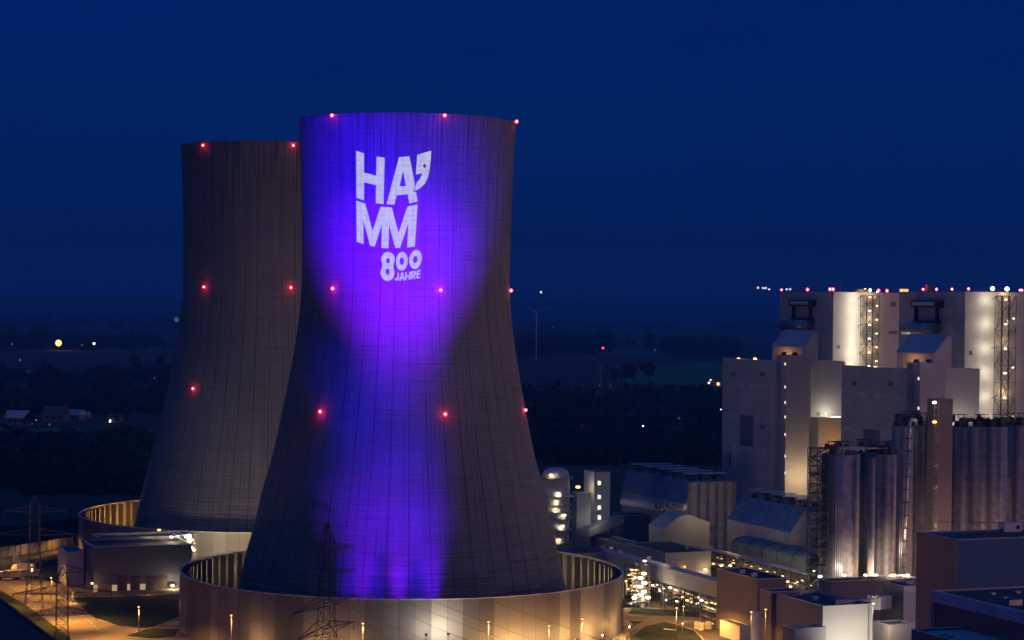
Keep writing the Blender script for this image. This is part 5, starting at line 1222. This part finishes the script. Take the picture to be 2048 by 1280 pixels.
# ================================================================== BACKGROUND
def house(px, py, label, w=12, d=9, h=4, rh=4, roof=None, wallc=None, lit=None, ang=None, scale=1):
    p = G(px, py); rnd = random.Random(int(px * 13 + py)); an = rnd.uniform(-.5, .5) if ang is None else ang; u = Vector((math.cos(an), math.sin(an), 0)); v = Vector((-u.y, u.x, 0))
    w *= scale; d *= scale; h *= scale; rh *= scale
    t = thing('farmhouse', label, 'house', p, 'houses out in the fields')
    MB().box(p, u, v, w, d, 0, h).build('wall', wallc or mat('house_wall', (.13, .12, .12), .8), t)
    o = p + Z * h - u * .4 - v * .5
    MB().prism([o, o + v * (d + 1), o + v * (d + 1) / 2 + Z * rh], u * (w + .8)).build('roof', roof or mat('house_roof', (.07, .07, .08), .7), t)
    mb = MB()
    for k in range(3): mb.box(p + u * (w * (.15 + .3 * k)) - v * .06, u, v, w * .12, .05, h * .35, h * .75)
    mb.build('window', black, t)
    if lit:
        for (dx, z, r, e_) in lit: MB().ball(p + u * dx - v * 2 + Z * z, r, e_, 6).build('lamp', None, t)
H = [(48, 754, 'blue roofed farmhouse left of the pair of far lamps', [(2, 2, 1.1, E_WHT)], 1.2), (227, 750, 'small dim cottage in the left fields', [], 1.0), (292, 752, 'cottage with one white lamp beside the dark tower', [(-3, 0, 1.0, E_WHT)], 1.1),
     (132, 840, 'steep pale gabled barn in the left fields', [], 1.15), (158, 836, 'tiny pale gable behind the steep barn', [], .7), (10, 850, 'long low pale shed at the left edge', [], 1.5), (85, 843, 'long low farm building with two lamps', [(-14, 3, .8, E_WRM), (-8, 4, .5, E_WHT)], 1.6),
     (215, 845, 'dim cottage among trees left of the towers', [(3, 2, .6, E_WHT)], .9), (1201, 776, 'small amber lit farmhouse right of the violet tower', [(0, 3, .9, E_DIM)], 1.0), (1272, 856, 'amber lit cottage midway to the tall blocks', [(-2, 3, .6, E_WRM), (10, 2, .6, E_WHT)], 1.0),
     (1418, 772, 'farmhouse with orange lamp left of the tall blocks', [(12, 3, 2.0, E_SOD), (2, 8, .9, E_WHT)], 1.4), (1152, 868, 'dark cottage with tiny red lamp', [(3, 3, .7, E_RED)], .9), (1395, 836, 'dim cottage near the foot of tall blocks', [(3, 2, .5, E_WHT)], 1.0)]
for x, y, lab, lit, sc in H: house(x, y, lab, lit=lit, scale=sc, roof=mat('pale_roof', (.32, .40, .48), .5) if ('pale' in lab or 'blue' in lab) else None)
house(275, 690, 'distant long hall with lit white front', 40, 14, 6, 3, lit=[(30, 4, 3.0, E_DIM)], ang=0)
# the bright orange lamp far left
def field_lamp(px, py, e_, r, label, h=14, pw=0, col=SOD):
    d_ = ray(px, py); q = G(px, py + 14); D = q.y; P = W(px, py, D); t = thing('field_lamp', label, 'lamp', Vector((P.x, P.y, 0)), 'lamps far out in the fields')
    MB().bar(Vector((P.x, P.y, 0)), P, r * .15).build('pole', steel, t); MB().ball(P, r, e_, 8).build('lantern', None, t)
    if pw: light(P - Vector((0, 6, 0)), pw, col, 1)
field_lamp(117, 686, E_SOD, 6.5, 'big amber lamp glowing far out at the left', pw=60000)
field_lamp(84, 745, E_WHT, 1.6, 'small white lamp right of the blue roofed farmhouse'); field_lamp(353, 639, E_DIM, 10, 'faint far lamp just left of the dark tower')
field_lamp(1221, 623.5, E_WRM, 10.0, 'faint pink white lamp near the horizon'); field_lamp(1206, 696, E_RED, 2.0, 'faint red lamp amid the right hand fields')
field_lamp(188, 687, E_WHT, 2.4, 'tiny white lamp right of the big amber lamp'); field_lamp(1441, 820, E_WHT, 1.0, 'tiny white lamp touching the tall block edge')
rnd = random.Random(77)
for i, (x, y, e_) in enumerate(((24, 688, 0), (164, 690, 0), (71, 841, 1), (66, 848, 2), (99, 849, 0), (220, 843, 1), (1286, 852, 1), (1358, 836, 0), (1249, 858, 1), (1396, 838, 0), (1106, 655, 0), (1418, 766, 1), (1310, 700, 0), (40, 720, 0), (310, 756, 0))):
    field_lamp(x, y, (E_DIM, E_WHT, E_WRM)[e_], .45 + (880 - y) * .007, ['faint lamp at the far left edge', 'faint lamp right of the big amber lamp', 'white lamp above the long farm building', 'amber lamp on the long farm building', 'faint lamp at the right end of long farm building', 'white lamp by the cottage left of the towers', 'white lamp right of the amber lit cottage', 'faint lamp left of the tall block foot', 'white lamp left of the amber lit cottage', 'faint lamp close to the tall block foot',
        'faint lamp right of the tall wind turbine', 'white lamp beside the orange farm lamp', 'faint lamp on the upper green field', 'faint lamp above the blue roofed farmhouse', 'faint lamp right of the cottage beside dark tower'][i])
# wind turbines
def turbine(px, pyhub, D, label, blade, rot, lit=None, m=None, group='distant wind turbines'):
    P = W(px, pyhub, D); t = thing('wind_turbine', label, 'wind turbine', Vector((P.x, P.y, 0)), group); m = m or mat('turbine_white', (.5, .52, .55), .5)
    MB().bar(Vector((P.x, P.y, 0)), P, blade * .055, None, 12, True, blade * .032).build('mast', m, t)
    MB().cbox(P, blade * .06, blade * .2, blade * .07, None, Vector((1, 0, 0)), Vector((0, 1, 0))).build('nacelle', m, t)
    for k in range(3):
        a = rot + k * 2 * math.pi / 3; d_ = Vector((math.cos(a), 0, math.sin(a))); MB().bar(P - Vector((0, blade * .12, 0)), P - Vector((0, blade * .12, 0)) + d_ * blade, blade * .03, None, 6, True, blade * .006).build('blade', m, t)
    if lit: MB().ball(P + Vector((0, -blade * .05, blade * .08)), lit[0], lit[1], 6).build('beacon', None, t)
turbine(1073, 626, 3900, 'pale wind turbine just right of the violet tower', 27, .5)
turbine(1202, 735, 2350, 'faint slanted wind turbine in the right fields', 16, 2.2, m=mat('turbine_dim', (.2, .22, .25), .6))
for i, (x, y, e_) in enumerate(((1082, 586, E_DIM), (1516, 577, E_DIM), (1526, 577.5, E_DIM), (1531, 577.5, E_DIM), (1538, 580, E_DIM), (1573, 580, E_DIM), (1580, 580, E_DIM))):
    turbine(x, y, 12000, ['far wind turbine beacon above the horizon, nearest the violet tower', 'far wind turbine, leftmost of those left of boiler houses', 'far wind turbine, second of those left of boiler houses', 'far wind turbine, third of those left of boiler houses', 'far wind turbine, fourth of those left of boiler houses', 'far wind turbine just left of a red roof light', 'far wind turbine just above the boiler house corner'][i], 50, random.random() * 2, (7, emit('beacon_white', (.8, .85, 1), 3)), m=mat('turbine_dark', (.03, .03, .035), .8))
# trees
def tree(px, py, H_, label, seed, n=420):
    p = G(px, py); rnd = random.Random(seed); t = thing('tree', label, 'tree', p, 'trees standing in the fields'); tr = MB(); tr.bar(p, p + Z * H_ * .55, H_ * .035, None, 8, True, H_ * .015)
    for k in range(5): a = rnd.random() * 6.28; b = p + Z * H_ * rnd.uniform(.25, .5); tr.bar(b, b + Vector((math.cos(a), math.sin(a), 1.1)) * H_ * .25, H_ * .012)
    tr.build('trunk', barkm, t); lf = MB(); cl = [(Vector((rnd.gauss(0, .17), rnd.gauss(0, .17), rnd.uniform(.35, .9))) * H_, H_ * rnd.uniform(.09, .2)) for _ in range(14)]
    for k in range(n):
        c, r = rnd.choice(cl); d_ = Vector((rnd.gauss(0, 1), rnd.gauss(0, 1), rnd.gauss(0, 1))).normalized() * r * rnd.uniform(.6, 1.05); q = p + c + d_; s = H_ * .035
        e1 = Vector((rnd.gauss(0, 1), rnd.gauss(0, 1), rnd.gauss(0, 1))).normalized() * s; e2 = e1.cross(Vector((rnd.gauss(0, 1), rnd.gauss(0, 1), rnd.gauss(0, 1)))).normalized() * s
        lf.add([q - e1 - e2, q + e1 - e2, q + e1 + e2, q - e1 + e2], [(0, 1, 2, 3)])
    lf.build('crown', leafm, t)
for i, (x, y, h, lab) in enumerate([(1224, 768, 26, 'leftmost bushy tree of the four on the green field'), (1250, 766, 24, 'second tree of the four on the green field'), (1268, 768, 27, 'third tree of the four on the green field'), (1297, 769, 30, 'rightmost and tallest tree of the four on the green field'),
        (1212, 702, 44, 'tree by the far red lamp'), (1258, 700, 36, 'far tree on the upper green field'), (1300, 706, 44, 'far round tree right of the upper green field gap'), (1340, 706, 34, 'far small tree at right of the upper green field'), (1380, 815, 24, 'round tree left of the tall blocks'), (1110, 800, 24, 'dark tree close beside the violet tower'),
        (320, 745, 26, 'dark tree close beside the dark tower'), (270, 742, 24, 'tree beside the dim cottage'), (90, 748, 22, 'tree right of the blue roofed farmhouse'), (180, 830, 20, 'tree right of the steep pale barn'), (60, 862, 16, 'low tree below the long farm building'), (250, 850, 18, 'tree below the cottage left of the towers')]): tree(x, y, h, lab, i)
def woods(label_n, n, x0, x1, y0, y1, hs, seed):
    rnd = random.Random(seed); mb = MB()
    for k in range(n):
        px = rnd.uniform(x0, x1); py = y0 + (y1 - y0) * rnd.random(); p = G(px, py); s = hs * rnd.uniform(.6, 1.3)
        cl_ = [(rnd.gauss(0, .6), rnd.gauss(0, .6), rnd.uniform(.3, .8), rnd.uniform(.12, .3)) for _ in range(5)]
        for j in range(70):
            c_ = rnd.choice(cl_); q = p + Vector((c_[0] + rnd.gauss(0, c_[3]), c_[1] + rnd.gauss(0, c_[3]), max(.02, c_[2] * rnd.uniform(.3, 1.1) + rnd.gauss(0, c_[3] * .6)))) * s; e1 = Vector((rnd.gauss(0, 1), rnd.gauss(0, 1), rnd.gauss(0, .8))).normalized() * s * .1; e2 = e1.cross(Vector((rnd.gauss(0, 1), rnd.gauss(0, 1), rnd.gauss(0, 1)))).normalized() * s * .2
            mb.add([q - e1 - e2, q + e1 - e2, q + e1 + e2, q - e1 + e2], [(0, 1, 2, 3)])
    struct(mb.build('woodland', leafm, loc=(0, 0, 0)), 'stuff')
woods('', 500, -60, 2100, 634, 660, 22, 1); woods('', 170, -40, 420, 745, 830, 14, 2); woods('', 150, 1040, 1460, 790, 900, 13, 3); woods('', 200, -40, 300, 880, 990, 11, 4); woods('', 120, 1040, 1220, 672, 710, 22, 5); woods('', 130, 1090, 1450, 900, 930, 10, 6); woods('', 120, 1340, 1460, 688, 712, 22, 7); woods('', 160, -40, 330, 672, 700, 20, 8)
for pix in ([(1200, 735), (1450, 722), (1450, 772), (1240, 768)], [(1190, 708), (1450, 712), (1450, 706), (1240, 698)], [(0, 856), (165, 858), (110, 874), (0, 878)], [(1060, 830), (1240, 842), (1240, 866), (1070, 858)], [(180, 688), (350, 690), (350, 697), (180, 698)], [(80, 940), (165, 944), (150, 958), (90, 955)]):
    sheet('field', pix, mat('green_field', (.10, .20, .09), 1.0, 0, .2, .02), .05)

# ------------------------------------------------------------------ night air
hz = MB(); hz.hexa([(-32000, -400, -1), (32000, -400, -1), (32000, 30000, -1), (-32000, 30000, -1), (-32000, -400, 400), (32000, -400, 400), (32000, 30000, 400), (-32000, 30000, 400)])
hm = bpy.data.materials.new('haze_air'); hm.use_nodes = True; hn = hm.node_tree.nodes; hn.clear(); ho = hn.new('ShaderNodeOutputMaterial'); hv = hn.new('ShaderNodeVolumePrincipled')
hv.inputs['Color'].default_value = (.06, .42, 1.0, 1); hv.inputs['Density'].default_value = 0.0001; hv.inputs['Anisotropy'].default_value = 0
hm.node_tree.links.new(hv.outputs[0], ho.inputs['Volume'])
struct(hz.build('haze', hm, loc=(0, 0, 0)), 'stuff')
